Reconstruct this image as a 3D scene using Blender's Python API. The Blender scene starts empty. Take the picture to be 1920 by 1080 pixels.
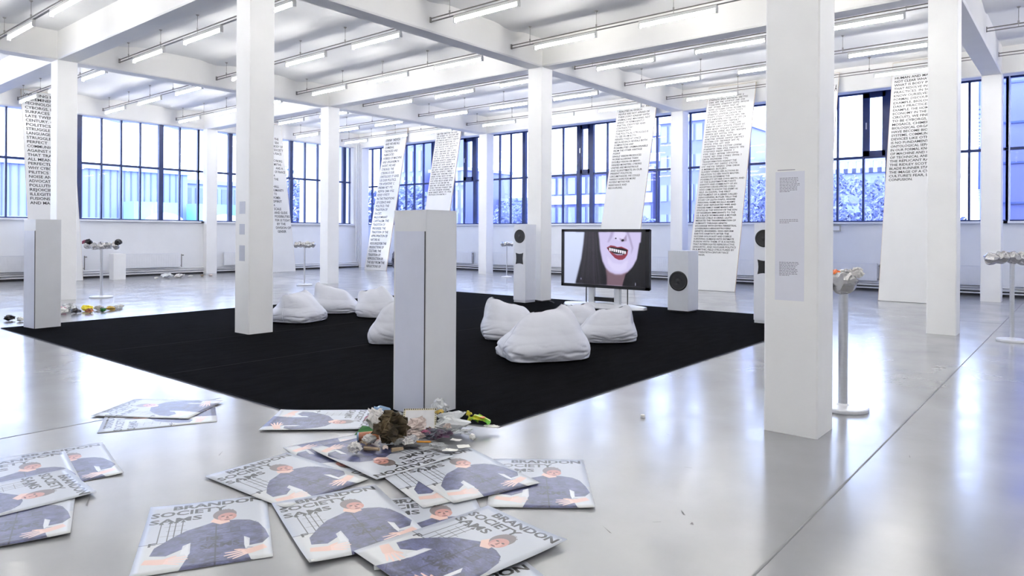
import bpy, bmesh, math, random
import numpy as np
from mathutils import Vector, Matrix, noise
random.seed(7)
C = bpy.context.scene.collection
SC = bpy.context.scene

# ------------------------------------------------------------------ camera, sky, sun, exposure
cd = bpy.data.cameras.new('camera'); cam = bpy.data.objects.new('camera', cd); C.objects.link(cam); SC.camera = cam
TH, ROLL = math.radians(39.529), 0.0059
cd.sensor_width = 36; cd.lens = 1308.02/1920*36; cd.shift_y = -(540-438.875)/1920; cd.clip_start = .05; cd.clip_end = 400
fwd = Vector((math.cos(TH), math.sin(TH), 0)); rgt = Vector((math.sin(TH), -math.cos(TH), 0)); upv = Vector((0, 0, 1))
cr, sr = math.cos(ROLL), math.sin(ROLL)
cx_ = rgt*cr + upv*sr; cy_ = upv*cr - rgt*sr; cz_ = -fwd
M = Matrix.Identity(4)
for i, a in enumerate((cx_, cy_, cz_)):
    for r in range(3): M[r][i] = a[r]
M.translation = Vector((-5.399, -1.529, 1.5)); cam.matrix_world = M

w = bpy.data.worlds.new('sky'); SC.world = w; w.use_nodes = True
nt = w.node_tree; bgn = nt.nodes['Background']
tc = nt.nodes.new('ShaderNodeTexCoord'); sp = nt.nodes.new('ShaderNodeSeparateXYZ'); rp = nt.nodes.new('ShaderNodeValToRGB')
nt.links.new(tc.outputs['Generated'], sp.inputs[0]); nt.links.new(sp.outputs['Z'], rp.inputs[0]); nt.links.new(rp.outputs[0], bgn.inputs['Color'])
rp.color_ramp.elements[0].position = 0.0; rp.color_ramp.elements[0].color = (.70, .79, 1, 1)
rp.color_ramp.elements[1].position = .6; rp.color_ramp.elements[1].color = (.46, .58, 1, 1)
bgn.inputs['Strength'].default_value = 3.2
sl = bpy.data.lights.new('sun', 'SUN'); sun = bpy.data.objects.new('sun', sl); C.objects.link(sun)
sl.energy = 2.2; sl.angle = .03; sl.color = (1, .97, .93)
sun.rotation_euler = Vector((.12, -1, -.50)).to_track_quat('-Z', 'Y').to_euler(); sun.location = (0, 60, 40)
TUBE = 23.0          # what the fluorescent tubes give off
vs = SC.view_settings; vs.view_transform = 'Standard'; vs.look = 'None'; vs.gamma = 1; vs.use_curve_mapping = False; vs.exposure = 1.52
SC.cycles.max_bounces = 10; SC.cycles.diffuse_bounces = 6; SC.cycles.transparent_max_bounces = 16; SC.cycles.sample_clamp_indirect = 6
SC.cycles.caustics_reflective = False; SC.cycles.caustics_refractive = False

# ------------------------------------------------------------------ materials
def mat(name, col, rough=.6, metal=0, var=0, vscale=6, bump=0, bscale=40, emit=None, es=0, spec=.5, col2=None, rvar=0, stretch=None):
    m = bpy.data.materials.new(name); m.use_nodes = True; t = m.node_tree; b = t.nodes['Principled BSDF']
    b.inputs['Base Color'].default_value = (*col, 1); b.inputs['Roughness'].default_value = rough; b.inputs['Metallic'].default_value = metal
    b.inputs['Specular IOR Level'].default_value = spec
    if var or col2 or bump or rvar:
        co = t.nodes.new('ShaderNodeTexCoord'); src = co.outputs['Object']
        if stretch:
            mp = t.nodes.new('ShaderNodeMapping'); mp.inputs['Scale'].default_value = stretch; t.links.new(src, mp.inputs[0]); src = mp.outputs[0]
    if var or col2:
        n = t.nodes.new('ShaderNodeTexNoise'); n.inputs['Scale'].default_value = vscale; n.inputs['Detail'].default_value = 6
        r = t.nodes.new('ShaderNodeValToRGB'); t.links.new(src, n.inputs['Vector']); t.links.new(n.outputs['Fac'], r.inputs[0])
        c2 = col2 or tuple(max(0, c*(1-var)) for c in col)
        r.color_ramp.elements[0].position = .38; r.color_ramp.elements[1].position = .62
        r.color_ramp.elements[0].color = (*c2, 1); r.color_ramp.elements[1].color = (*col, 1)
        t.links.new(r.outputs[0], b.inputs['Base Color'])
    if rvar:
        n3 = t.nodes.new('ShaderNodeTexNoise'); n3.inputs['Scale'].default_value = vscale*.7; t.links.new(src, n3.inputs['Vector'])
        mr = t.nodes.new('ShaderNodeMapRange'); mr.inputs['To Min'].default_value = rough-rvar; mr.inputs['To Max'].default_value = rough+rvar
        t.links.new(n3.outputs['Fac'], mr.inputs[0]); t.links.new(mr.outputs[0], b.inputs['Roughness'])
    if bump:
        n2 = t.nodes.new('ShaderNodeTexNoise'); n2.inputs['Scale'].default_value = bscale; n2.inputs['Detail'].default_value = 5; t.links.new(src, n2.inputs['Vector'])
        bp = t.nodes.new('ShaderNodeBump'); bp.inputs['Strength'].default_value = bump; bp.inputs['Distance'].default_value = .01
        t.links.new(n2.outputs['Fac'], bp.inputs['Height']); t.links.new(bp.outputs[0], b.inputs['Normal'])
    if emit: b.inputs['Emission Color'].default_value = (*emit, 1); b.inputs['Emission Strength'].default_value = es
    return m
m_white = mat('white_paint', (.88, .88, .875), .55, var=.03, vscale=2, bump=.12, bscale=25)
m_wall = mat('wall_paint', (.80, .81, .83), .6, var=.03, vscale=1.5, bump=.1, bscale=20)
m_ceil = mat('ceiling_paint', (.80, .805, .81), .7, var=.02, vscale=1)
m_beam = mat('beam_paint', (.84, .835, .82), .6, var=.03, vscale=1.2, bump=.1, bscale=12)
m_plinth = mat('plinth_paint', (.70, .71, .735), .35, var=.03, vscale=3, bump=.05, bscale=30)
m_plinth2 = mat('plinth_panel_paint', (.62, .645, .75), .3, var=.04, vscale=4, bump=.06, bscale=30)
m_frame = mat('blue_black_window_steel', (.020, .038, .135), .4, var=.3, vscale=3)
m_sill = mat('sill_paint', (.72, .74, .80), .4, var=.03)
m_cap = mat('dark_joint', (.05, .05, .055), .6, var=.2)
m_pipe = mat('pipe_paint', (.70, .70, .72), .35, var=.04)
m_rad = mat('radiator_enamel', (.78, .79, .82), .35, var=.03)
m_cond = mat('grey_conduit', (.27, .26, .245), .5, metal=.3, var=.15)
m_rod = mat('thin_rod_steel', (.42, .41, .39), .5, metal=.4, var=.1)
m_hous = mat('lamp_housing', (.72, .72, .70), .4, var=.03)
m_tube = mat('lit_tube', (1, 1, 1), .4, emit=(1.0, .975, .935), es=TUBE)
m_tube.node_tree.nodes['Principled BSDF'].inputs['Base Color'].default_value = (.9, .9, .9, 1)
m_board = mat('white_board', (.68, .685, .69), .5, var=.02, vscale=3)
m_ply = mat('plywood_edge', (.62, .50, .38), .7, var=.25, vscale=40, stretch=(1, 1, 12))
m_ink = mat('black_ink', (.012, .012, .014), .6, var=.2)
m_ink2 = mat('grey_print', (.28, .28, .34), .6, var=.2)
m_vinyl = mat('pale_vinyl_label', (.74, .75, .83), .35, var=.02)
m_bag = mat('white_bean_bag_cloth', (.52, .535, .60), .5, var=.03, vscale=5, bump=.25, bscale=11)
m_black = mat('black_plastic', (.008, .008, .010), .35, var=.2)
m_cone = mat('speaker_cone', (.012, .012, .014), .5, var=.3, vscale=30)
m_silver = mat('silver_lacquer', (.66, .68, .73), .3, metal=.25, var=.03)
m_cab = mat('pale_cabinet_lacquer', (.74, .76, .83), .35, var=.02)
m_alu = mat('brushed_steel', (.60, .61, .64), .28, metal=.75, var=.06, vscale=20, stretch=(1, 1, 6))
m_foil = mat('crumpled_foil', (.46, .455, .46), .14, metal=1, var=.15, vscale=18, bump=.25, bscale=16)
m_stand = mat('white_stand_paint', (.74, .75, .78), .3, metal=.2, var=.03)

# floor: pale grey polished screed with soft reflections, stains and saw cuts
def floor_mat():
    m = mat('polished_screed', (.27, .274, .288), .4, col2=(.232, .236, .247), vscale=.9, spec=.5)
    m.node_tree.nodes['Principled BSDF'].inputs['Coat Weight'].default_value = .38; m.node_tree.nodes['Principled BSDF'].inputs['Coat Roughness'].default_value = .2; m.node_tree.nodes['Principled BSDF'].inputs['Coat IOR'].default_value = 1.45
    t = m.node_tree; b = t.nodes['Principled BSDF']; co = t.nodes.new('ShaderNodeTexCoord')
    n = t.nodes.new('ShaderNodeTexNoise'); n.inputs['Scale'].default_value = 1.7; n.inputs['Detail'].default_value = 8; t.links.new(co.outputs['Object'], n.inputs[0])
    mr = t.nodes.new('ShaderNodeMapRange'); mr.inputs['From Min'].default_value = .3; mr.inputs['From Max'].default_value = .7
    mr.inputs['To Min'].default_value = .14; mr.inputs['To Max'].default_value = .27; t.links.new(n.outputs['Fac'], mr.inputs[0]); t.links.new(mr.outputs[0], b.inputs['Roughness'])
    n2 = t.nodes.new('ShaderNodeTexNoise'); n2.inputs['Scale'].default_value = 14; n2.inputs['Detail'].default_value = 3; t.links.new(co.outputs['Object'], n2.inputs[0])
    bp = t.nodes.new('ShaderNodeBump'); bp.inputs['Strength'].default_value = .035; bp.inputs['Distance'].default_value = .02; t.links.new(n2.outputs['Fac'], bp.inputs['Height'])
    t.links.new(bp.outputs[0], b.inputs['Normal'])
    return m
m_floor = floor_mat()
m_scuff = mat('floor_scuff', (.13, .13, .135), .9, var=.2, spec=.05)
m_carpet = mat('black_carpet', (.0034, .0034, .0046), .95, col2=(.0014, .0014, .002), vscale=5, bump=.8, bscale=160, spec=.02, stretch=(.5, 2, 1))
def glass_mat():
    m = bpy.data.materials.new('window_glass'); m.use_nodes = True; t = m.node_tree; t.nodes.clear()
    o = t.nodes.new('ShaderNodeOutputMaterial'); mx = t.nodes.new('ShaderNodeMixShader'); a = t.nodes.new('ShaderNodeBsdfTransparent'); g = t.nodes.new('ShaderNodeBsdfGlossy')
    a.inputs[0].default_value = (.93, .96, 1, 1); g.inputs['Roughness'].default_value = .02; f = t.nodes.new('ShaderNodeFresnel'); f.inputs[0].default_value = 1.45
    ge = t.nodes.new('ShaderNodeNewGeometry'); iv = t.nodes.new('ShaderNodeMath'); iv.operation = 'SUBTRACT'; iv.inputs[0].default_value = 1; t.links.new(ge.outputs['Backfacing'], iv.inputs[1])
    ml = t.nodes.new('ShaderNodeMath'); ml.operation = 'MULTIPLY'; t.links.new(f.outputs[0], ml.inputs[0]); t.links.new(iv.outputs[0], ml.inputs[1])
    t.links.new(ml.outputs[0], mx.inputs[0]); t.links.new(a.outputs[0], mx.inputs[1]); t.links.new(g.outputs[0], mx.inputs[2]); t.links.new(mx.outputs[0], o.inputs[0]); return m
m_glass = glass_mat()
def film_mat(name, col, alpha, rough=.15):
    m = mat(name, col, rough, var=.05); m.node_tree.nodes['Principled BSDF'].inputs['Alpha'].default_value = alpha; return m

# ------------------------------------------------------------------ mesh helpers
class MB:
    def __init__(s): s.v = []; s.f = []; s.mi = []; s.cur = 0
    def add(s, vs, fs):
        b = len(s.v); s.v += [tuple(x) for x in vs]; s.f += [tuple(b+i for i in q) for q in fs]; s.mi += [s.cur]*len(fs); return s
    def box(s, x0, y0, z0, x1, y1, z1):
        v = [(x, y, z) for z in (z0, z1) for y in (y0, y1) for x in (x0, x1)]
        return s.add(v, [(0, 2, 3, 1), (4, 5, 7, 6), (0, 1, 5, 4), (2, 6, 7, 3), (0, 4, 6, 2), (1, 3, 7, 5)])
    def bbox(s, x0, y0, z0, x1, y1, z1, c=.01):      # box with chamfered vertical and top edges
        pts = [(x0+c, y0), (x1-c, y0), (x1, y0+c), (x1, y1-c), (x1-c, y1), (x0+c, y1), (x0, y1-c), (x0, y0+c)]
        return s.prism(pts, z0, z1)
    def prism(s, pts, z0, z1):
        n = len(pts); v = [(x, y, z0) for x, y in pts] + [(x, y, z1) for x, y in pts]
        return s.add(v, [tuple(range(n))[::-1], tuple(range(n, 2*n))] + [(i, (i+1) % n, n+(i+1) % n, n+i) for i in range(n)])
    def tube(s, p0, p1, r0, r1=None, n=12):
        r1 = r0 if r1 is None else r1; p0, p1 = Vector(p0), Vector(p1); d = (p1-p0).normalized()
        a = d.orthogonal().normalized(); b = d.cross(a); v = []
        for p, r in ((p0, r0), (p1, r1)):
            for i in range(n):
                t = 2*math.pi*i/n; v.append(p + (a*math.cos(t)+b*math.sin(t))*r)
        return s.add(v, [tuple(range(n))[::-1], tuple(range(n, 2*n))] + [(i, (i+1) % n, n+(i+1) % n, n+i) for i in range(n)])
    def path(s, pts, r, n=8):
        for a, b in zip(pts, pts[1:]): s.tube(a, b, r, r, n)
        return s
    def lathe(s, prof, n=32, c=(0, 0, 0), M=None):
        v = []; f = []
        for r, z in prof:
            for i in range(n):
                t = 2*math.pi*i/n; p = Vector((r*math.cos(t), r*math.sin(t), z)); p = M @ p if M else p; v.append(p+Vector(c))
        for k in range(len(prof)-1):
            for i in range(n): f.append((k*n+i, k*n+(i+1) % n, (k+1)*n+(i+1) % n, (k+1)*n+i))
        f.append(tuple(range(n))[::-1]); f.append(tuple(range((len(prof)-1)*n, len(prof)*n)))
        return s.add(v, f)
def obj(name, mb, mats, parent=None, loc=None, smooth=False, data=None):
    if data is None:
        me = bpy.data.meshes.new(name); me.from_pydata(mb.v, [], mb.f)
        if not isinstance(mats, (list, tuple)): mats = [mats]
        for m in mats: me.materials.append(m)
        if len(mats) > 1: me.polygons.foreach_set('material_index', mb.mi)
        if smooth: me.polygons.foreach_set('use_smooth', [True]*len(me.polygons))
        me.update()
    else: me = data
    o = bpy.data.objects.new(name, me); C.objects.link(o)
    if parent: o.parent = parent
    if loc is not None: o.location = loc
    return o
def tag(o, label=None, cat=None, group=None, kind=None):
    if label: o['label'] = label
    if cat: o['category'] = cat
    if group: o['group'] = group
    if kind: o['kind'] = kind
    return o
def thing(name, label, cat, loc=(0, 0, 0), rz=0, group=None, M=None):
    o = bpy.data.objects.new(name, None); C.objects.link(o); o.empty_display_size = .1
    if M is not None: o.matrix_world = M
    else: o.location = loc; o.rotation_euler = (0, 0, rz)
    return tag(o, label, cat, group)
def struct(name, mb=None, m=None, label=None):
    o = obj(name, mb, m) if mb else bpy.data.objects.new(name, None)
    if not mb: C.objects.link(o)
    o['kind'] = 'structure'
    if label: o['label'] = label
    return o
def copy_thing(root, loc, rz=None, label=None, group=None):
    r = root.copy(); C.objects.link(r); r.location = loc
    if rz is not None: r.rotation_euler = (0, 0, rz)
    for c0 in list(root.children):
        c1 = c0.copy(); C.objects.link(c1); c1.parent = r
        for g0 in list(c0.children):
            g1 = g0.copy(); C.objects.link(g1); g1.parent = c1
    tag(r, label, None, group); return r
def text_mb(body, size=1, sx=1, bold=.0, align='LEFT'):
    cu = bpy.data.curves.new('t', 'FONT'); cu.body = body; cu.size = size; cu.resolution_u = 2; cu.offset = bold; cu.align_x = align; cu.fill_mode = 'FRONT'
    o = bpy.data.objects.new('t', cu); C.objects.link(o)
    dg = bpy.context.evaluated_depsgraph_get(); me = o.evaluated_get(dg).to_mesh()
    v = [(p.co.x*sx, p.co.y) for p in me.vertices]; f = [tuple(q.vertices) for q in me.polygons]
    o.evaluated_get(dg).to_mesh_clear(); bpy.data.objects.remove(o); bpy.data.curves.remove(cu)
    return v, f

# ------------------------------------------------------------------ the hall
A, B, S, SOF, TOP = 7.032, 7.888, .397, 5.241, 5.86
X0, X1, Y0, Y1 = -9.0, 15.85, -9.0, 23.3
fl = MB().box(X0-.3, Y0-.3, -.2, 16.6, 28, 0); struct('floor', fl, m_floor, 'pale grey polished screed floor with soft reflections')
fl_o = bpy.data.objects['floor']
j = MB()
for y in (-.40, 4.52): j.box(X0, y-.006, .0003, (15.8 if y < 0 else -2.2), y+.006, .0012)
j.box(-4.62, Y0, .0003, -4.61, 23, .0012); j.box(9.3, Y0, .0003, 9.31, 23, .0012)
obj('saw_cut', j, mat('saw_cut_filler', (.22, .225, .23), .6, var=.1, spec=.2), fl_o)
sc = MB()
for (x, y, l, a, wd) in ((-3.35, 1.9, .09, .4, .006), (-2.35, .35, .10, 1.0, .007), (-2.1, .2, .05, 2.4, .005), (-1.9, .15, .07, .7, .012), (-.6, .9, .04, 1, .006), (-3.9, 2.75, .16, 1.1, .012), (1.8, 1.2, .1, .3, .006), (-2.0, .05, .03, .3, .02), (-3.0, 3.0, .1, .8, .01), (0, -.6, .06, .2, .008), (-1.2, .45, .05, 1.9, .006)):
    c_, s_ = math.cos(a)*l/2, math.sin(a)*l/2; nx, ny = -math.sin(a)*wd/2, math.cos(a)*wd/2
    sc.add([(x-c_-nx, y-s_-ny, .0008), (x+c_*.9-nx*.3, y+s_-ny*.3, .0008), (x+c_+nx*.5, y+s_+ny*.5, .0008), (x-c_*.8+nx, y-s_*.8+ny, .0008)], [(0, 1, 2, 3)])
obj('scuff_mark', sc, m_scuff, fl_o)['kind'] = 'stuff'

# ceiling slab with soft ribs, beams as its children
XS = [-5.80, -3.45, -1.10, 1.25, 3.58, 5.93, 8.28, 10.60, 12.95]
cl = MB()
xs = [X0-.2]
prof = []
for x in XS:
    for dx, dz in ((-.55, 0), (-.38, -.012), (-.2, -.05), (0, -.07), (.2, -.05), (.38, -.012), (.55, 0)): prof.append((x+dx, TOP+dz))
prof = [(X0-.2, TOP)] + prof + [(16.6, TOP)]
n = len(prof)
cl.add([(x, Y0-.2, z) for x, z in prof]+[(x, 28, z) for x, z in prof]+[(x, Y0-.2, 6.2) for x, z in prof]+[(x, 28, 6.2) for x, z in prof],
       [(i, i+1, n+i+1, n+i) for i in range(n-1)]+[(2*n+i+1, 2*n+i, 3*n+i, 3*n+i+1) for i in range(n-1)])
ceil = struct('ceiling', cl, m_ceil, 'white concrete ceiling with shallow rounded ribs')
for p in ceil.data.polygons: p.use_smooth = True
def beam_mb(x0, y0, x1, y1, along):        # chamfered lower edges
    c = .03; mb = MB()
    if along == 'x': sec = [(y0, TOP+.02), (y0, SOF+c), (y0+c*.6, SOF), (y1-c*.6, SOF), (y1, SOF+c), (y1, TOP+.02)]; v = [(x0, a, z) for a, z in sec]+[(x1, a, z) for a, z in sec]
    else: sec = [(x0, TOP+.02), (x0, SOF+c), (x0+c*.6, SOF), (x1-c*.6, SOF), (x1, SOF+c), (x1, TOP+.02)]; v = [(a, y0, z) for a, z in sec]+[(a, y1, z) for a, z in sec]
    k = len(sec); return mb.add(v, [tuple(range(k))[::-1], tuple(range(k, 2*k))]+[(i, (i+1) % k, k+(i+1) % k, k+i) for i in range(k)])
for jy in range(-1, 4):
    y = jy*B if jy < 3 else 23.29
    obj('beam', beam_mb(X0, y, 2*A+S, y+S, 'x'), m_beam, ceil)
for ix in range(-1, 3):
    for jy in range(-1, 3):
        ye = (jy+1)*B if jy < 2 else 23.29
        obj('beam', beam_mb(ix*A, jy*B+S, ix*A+S, ye, 'y'), m_beam, ceil)
obj('beam', beam_mb(15.55, Y0, 16.2, 27, 'y'), m_beam, ceil).location.z = .33

# walls round the hall
HEAD, SILL, TRAN = 5.52, 1.90, 3.72
wl = MB(); wl.box(X0, Y1, 0, 14.1, Y1+.35, SILL-.03); wl.box(X0, Y1, HEAD, 14.5, Y1+.35, 6); wl.box(13.75, Y1, SILL-.03, 14.1, Y1+.35, HEAD)
wl.box(-.02, Y1+.02, SILL-.03, .38, Y1+.35, HEAD)
struct('wall_left', wl, m_wall, 'white left wall with a long band of windows')
wr = MB(); wr.box(X1, Y0, 0, X1+.35, 27.6, SILL-.03); wr.box(X1, Y0, HEAD+.03, X1+.35, 27.6, 6); wr.box(X1, 25.75, SILL-.03, X1+.35, 27.6, HEAD+.03)
wr.box(X1, -.02-.0, SILL-.03, X1+.35, .0, HEAD+.03)
struct('wall_right', wr, m_wall, 'white right wall with a long band of windows')
wb = MB(); wb.box(X0-.3, Y0, 0, X0, Y1+.35, 6); struct('wall_back', wb, m_white)
wn = MB(); wn.box(X0-.3, Y0-.3, 0, 16.2, Y0, 6); struct('wall_near', wn, m_white)
wc = MB(); wc.box(14.1, Y1+.1, 0, 14.44, 27.6, 6); wc.box(14.1, 27.6, 0, 16.2, 27.9, 6); struct('wall_corner', wc, m_white)

# windows: one structure per bay; frame, mullions, transoms and panes are parts
GM = {}
def window(name, side, plane, edges, thick, vents, label):
    W = struct(name, None, None, label)
    def P(mb, a0, a1, z0, z1, d0, d1):
        if side == 'L': mb.box(a0, plane+d0, z0, a1, plane+d1, z1)
        else: mb.box(plane+d0, a0, z0, plane+d1, a1, z1)
        return mb
    a, b = min(edges), max(edges); hd = HEAD if side == 'L' else HEAD+.03
    fr = MB(); P(fr, a, b, hd-.05, hd, -.05, .05); P(fr, a, b, SILL, SILL+.035, -.05, .05); obj('frame', fr, m_frame, W)
    P2 = MB(); P(P2, a, b, TRAN-.035, TRAN+.035, -.045, .045); obj('transom', P2, m_frame, W)
    for e in edges:
        hw = .075 if e in thick else .025
        obj('mullion', P(MB(), e-hw, e+hw, SILL, hd, -.07 if e in thick else -.035, .06), m_frame, W)
        if e not in thick:
            k = MB(); P(k, e-.045, e+.045, TRAN-.02, TRAN+.02, -.065, -.04); obj('bracket', k, m_frame, W)
    for e0, e1 in zip(edges, edges[1:]):
        for z0, z1 in ((SILL+.03, TRAN), (TRAN, hd-.04)):
            key = (side, round(e1-e0, 2), z0)
            if key not in GM:
                mb = MB()
                if side == 'L': mb.box(0, -.003, 0, round(e1-e0, 2), .003, z1-z0)
                else: mb.box(-.003, 0, 0, .003, round(e1-e0, 2), z1-z0)
                GM[key] = obj('pane', mb, m_glass, W); o = GM[key]
            else: o = obj('pane', None, None, W, data=GM[key].data)
            o.location = (e0, plane+.01, z0) if side == 'L' else (plane+.01, e0, z0)
    for e0, e1 in vents:
        v = MB()
        for q in ((e0, e0+.16, TRAN, hd-.04), (e1-.16, e1, TRAN, hd-.04), (e0, e1, TRAN+.02, TRAN+.17), (e0, e1, hd-.17, hd-.03)): P(v, *q, -.06, .03)
        V = obj('casement', v, m_frame, W)
        h = MB(); P(h, e1-.1, e1-.07, 4.5, 4.68, -.10, -.06); obj('handle', h, m_alu, V)
    if side == 'L': s = MB().box(a-.05, Y1-.10, SILL-.06, b+.05, plane-.05, SILL-.005)
    else: s = MB().box(X1-.12, a-.05, SILL-.06, plane-.05, b+.05, SILL-.005)
    obj('sill', s, m_sill, W); return W
def seq(knots, step=.64):
    out = [knots[0]]
    for a, b in zip(knots, knots[1:]):
        k = max(1, round((b-a)/step)); out += [a+(b-a)*i/k for i in range(1, k+1)]
    return out
window('window_1', 'L', 23.55, seq([-6.6, -4.1, -2.0, -.12]), {-4.1, -2.0}, [], 'window band beyond the left edge')
window('window_2', 'L', 23.55, [.43, 1.08, 1.73, 2.38, 3.04, 3.71, 4.32, 4.93, 5.61, 6.28, 6.95], {3.04, 5.61, .43}, [], 'tall steel window behind the first text board and plinth')
window('window_3', 'L', 23.55, [6.96, 7.51, 8.17, 8.82, 9.47, 10.13, 10.79, 11.46, 12.08, 12.74, 13.42, 13.75], {8.17, 10.79, 13.42}, [], 'tall steel window beside the corner of the hall')
window('window_4', 'R', 16.1, seq([-8.9, -5.2, -2.6, .04]), {-5.2, -2.6, .04}, [], 'tall steel window at the right edge with cladding behind it')
window('window_5', 'R', 16.1, [.05, .85, 1.48, 2.1, 2.72, 3.36, 4.04, 4.68, 5.33, 5.98, 6.63, 7.27, 7.93], {2.72, 7.93}, [(2.72, 3.36)], 'window band with one casement behind the tallest text boards')
window('window_6', 'R', 16.1, [7.94, 8.6, 9.2, 9.81, 10.47, 11.13, 11.79, 12.43, 13.0, 13.73, 14.35, 14.97, 15.58], {12.43, 13.0, 15.58}, [(12.43, 13.0)], 'window band with one casement behind the television')
window('window_7', 'R', 16.1, [15.59, 16.29, 16.87, 17.54, 18.2, 18.85, 19.45, 20.08, 20.72, 21.36, 21.95, 22.5, 23.1, 23.7, 24.3, 24.9, 25.5, 25.75], {18.2, 20.72}, [(18.2, 18.85)], 'window band with one casement by the far corner')
# columns
CL = {(0, 0): 'thick white column in the right foreground carrying printed wall texts', (1, 0): 'white column right of the foreground column, in front of a text board',
      (2, 0): 'slender white column nearest the right edge of the picture', (0, 1): 'white column standing on the black carpet, left of the tall plinth',
      (1, 1): 'white column directly behind the left loudspeaker', (2, 1): 'white column behind and between television and low loudspeaker',
      (0, 2): 'white column behind the far left plinth and text board', (1, 2): 'white column rising behind the far pair of bean bags',
      (2, 2): 'farthest free white column, just right of the tall plinth', (1, 3): 'white column built against the left window wall', (2, 3): 'white column in the far corner beside heating pipes'}
for (i, jj), lb in CL.items():
    x, y = i*A, jj*B if jj < 3 else 23.05
    if (i, jj) == (2, 3): y = 23.12
    z1 = SOF if not (i == 0 and jj == 0) else SOF
    mb = MB(); mb.bbox(x, y, 0, x+S, y+S-(0 if jj < 3 else .1), z1, .012)
    o = obj('column', mb, m_white); tag(o, lb, 'column')
    bs = MB(); bs.box(x+.004, y+.004, 0, x+S-.004, y+S-.004, .004)

def para(parent, x, y0, y1, z0, z1, nl, m, name='printed_text'):      # paragraph of tiny print on the -X face
    mb = MB(); rnd = random.Random(int(z0*1000)); h = (z1-z0)/nl
    for k in range(nl):
        z = z1-(k+.5)*h; y = y1; end = y0+(y1-y0)*(rnd.random()*.15 if k < nl-1 else .5)
        while y > end+.006:
            l = min(rnd.uniform(.008, .024), y-end); mb.box(x-.0014, y-l, z-h*.22, x-.0006, y, z+h*.22); y -= l+.004
    return obj(name, mb, m, parent)
colA = [o for o in C.objects if o.name.startswith('column') and o.get('label', '').startswith('thick')][0]
colB = [o for o in C.objects if o.name.startswith('column') and 'on the black carpet' in o.get('label', '')][0]
obj('vinyl_label', MB().box(-.0008, .10, 1.01, 0, .315, 1.985), m_vinyl, colA)
for z0, z1, nl in ((1.828, 1.942, 10), (1.592, 1.627, 3), (1.195, 1.304, 10)): para(colA, 0, .135, .283, z0, z1, nl, m_ink2)
hd_ = MB().box(-.0014, .17, 1.995, -.0004, .30, 2.0); obj('title_line', hd_, m_ink2, colA)
for z0, z1, y0 in ((1.775, 1.957, 8.0), (1.47, 1.625, 8.01), (1.08, 1.31, 8.005)):
    obj('text_sheet', MB().box(-.0025, y0, z0, 0, 8.158, z1), mat('grey_text_sheet', (.52, .54, .62), .5, var=.05), colB)

# heating: radiators, pipes
def radiator(side, a0, a1, label, z0=.275, z1=.745):
    t = thing('radiator', label, 'radiator', (0, 0, 0), 0, 'white panel radiators under the windows'); 
    def bx(mb, p0, p1, d0, d1, q0, q1):
        if side == 'L': mb.box(p0, Y1-d1, q0, p1, Y1-d0, q1)
        else: mb.box(X1-d1, p0, q0, X1-d0, p1, q1)
        return mb
    p = MB(); bx(p, a0, a1, .05, .13, z0, z1)
    for k in range(int((a1-a0)/.08)): bx(p, a0+.02+k*.08, a0+.06+k*.08, .13, .134, z0+.03, z1-.03)
    t.location = ((a0+a1)/2, Y1-.09, 0) if side == 'L' else (X1-.09, (a0+a1)/2, 0)
    off = -Vector(t.location)
    obj('panel', p, m_rad, t, off)
    g = MB(); bx(g, a0+.01, a1-.01, .045, .13, z1, z1+.012); obj('grille', g, m_sill, t, off)
    e = a0 if side == 'R' else a1
    s = -1 if side == 'R' else 1
    v = MB()
    q = e+s*.06
    if side == 'L': v.tube((q, Y1-.09, .27), (q, Y1-.09, z1-.02), .013); v.tube((q, Y1-.09, z1-.06), (q+.07, Y1-.09, z1-.06), .02); v.tube((q, Y1-.09, z0+.05), (e, Y1-.09, z0+.05), .012)
    else: v.tube((X1-.09, q, .27), (X1-.09, q, z1-.02), .013); v.tube((X1-.09, q, z1-.06), (X1-.16, q, z1-.06), .02); v.tube((X1-.09, q, z0+.05), (X1-.09, e, z0+.05), .012)
    obj('valve_pipe', v, m_cond, t, off)
    for u in (.15, .85):
        f = MB(); bx(f, a0+(a1-a0)*u, a0+(a1-a0)*u+.04, .004, .05, z0+.05, z1-.1); obj('bracket', f, m_rad, t, off)
radiator('L', -3.2, 3.05, 'long white radiator on the left wall behind the far left plinth')
radiator('L', 3.95, 6.15, 'white radiator on the left wall right of the small white block')
radiator('L', 7.78, 9.7, 'white radiator on the left wall between wall column and text board')
radiator('R', -3.2, -.15, 'white radiator at the right edge beyond the slender column')
radiator('R', .45, 2.75, 'white radiator behind the board and column at right')
radiator('R', 2.92, 5.6, 'white radiator right of the foreground column behind its foil stand')
radiator('R', 6.0, 8.6, 'white radiator behind the board and the low loudspeaker')
radiator('R', 9.0, 12.0, 'white radiator right of the television under the windows')
radiator('R', 12.3, 14.9, 'white radiator left of the television behind column')
radiator('R', 15.2, 17.8, 'white radiator behind the far foil stand')
radiator('R', 18.05, 20.6, 'white radiator just right of the tall plinth, far wall')
def pipes(name, label, side):
    t = thing(name, label, 'pipes')
    for z in (.08, .16, .225):
        mb = MB()
        if side == 'L': mb.tube((X0, Y1-.06, z), (14.0, Y1-.06, z), .022)
        else: mb.tube((X1-.06, Y0, z), (X1-.06, 27, z), .022)
        obj('pipe', mb, m_pipe, t)
    return t
pipes('heating_pipes', 'three thin white heating pipes along the foot of the left wall', 'L')
pipes('heating_pipes', 'three thin white heating pipes along the foot of the right wall', 'R')
bb = MB().box(X1-.012, Y0, 0, X1, 27, .13); struct('baseboard_shade_right', bb, m_cap)  # skirting strips kept dark to paint in the shaded gap behind the pipes
bb = MB().box(X0, Y1-.012, 0, 14.1, Y1, .10); struct('baseboard_shade_left', bb, m_cap)
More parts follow.
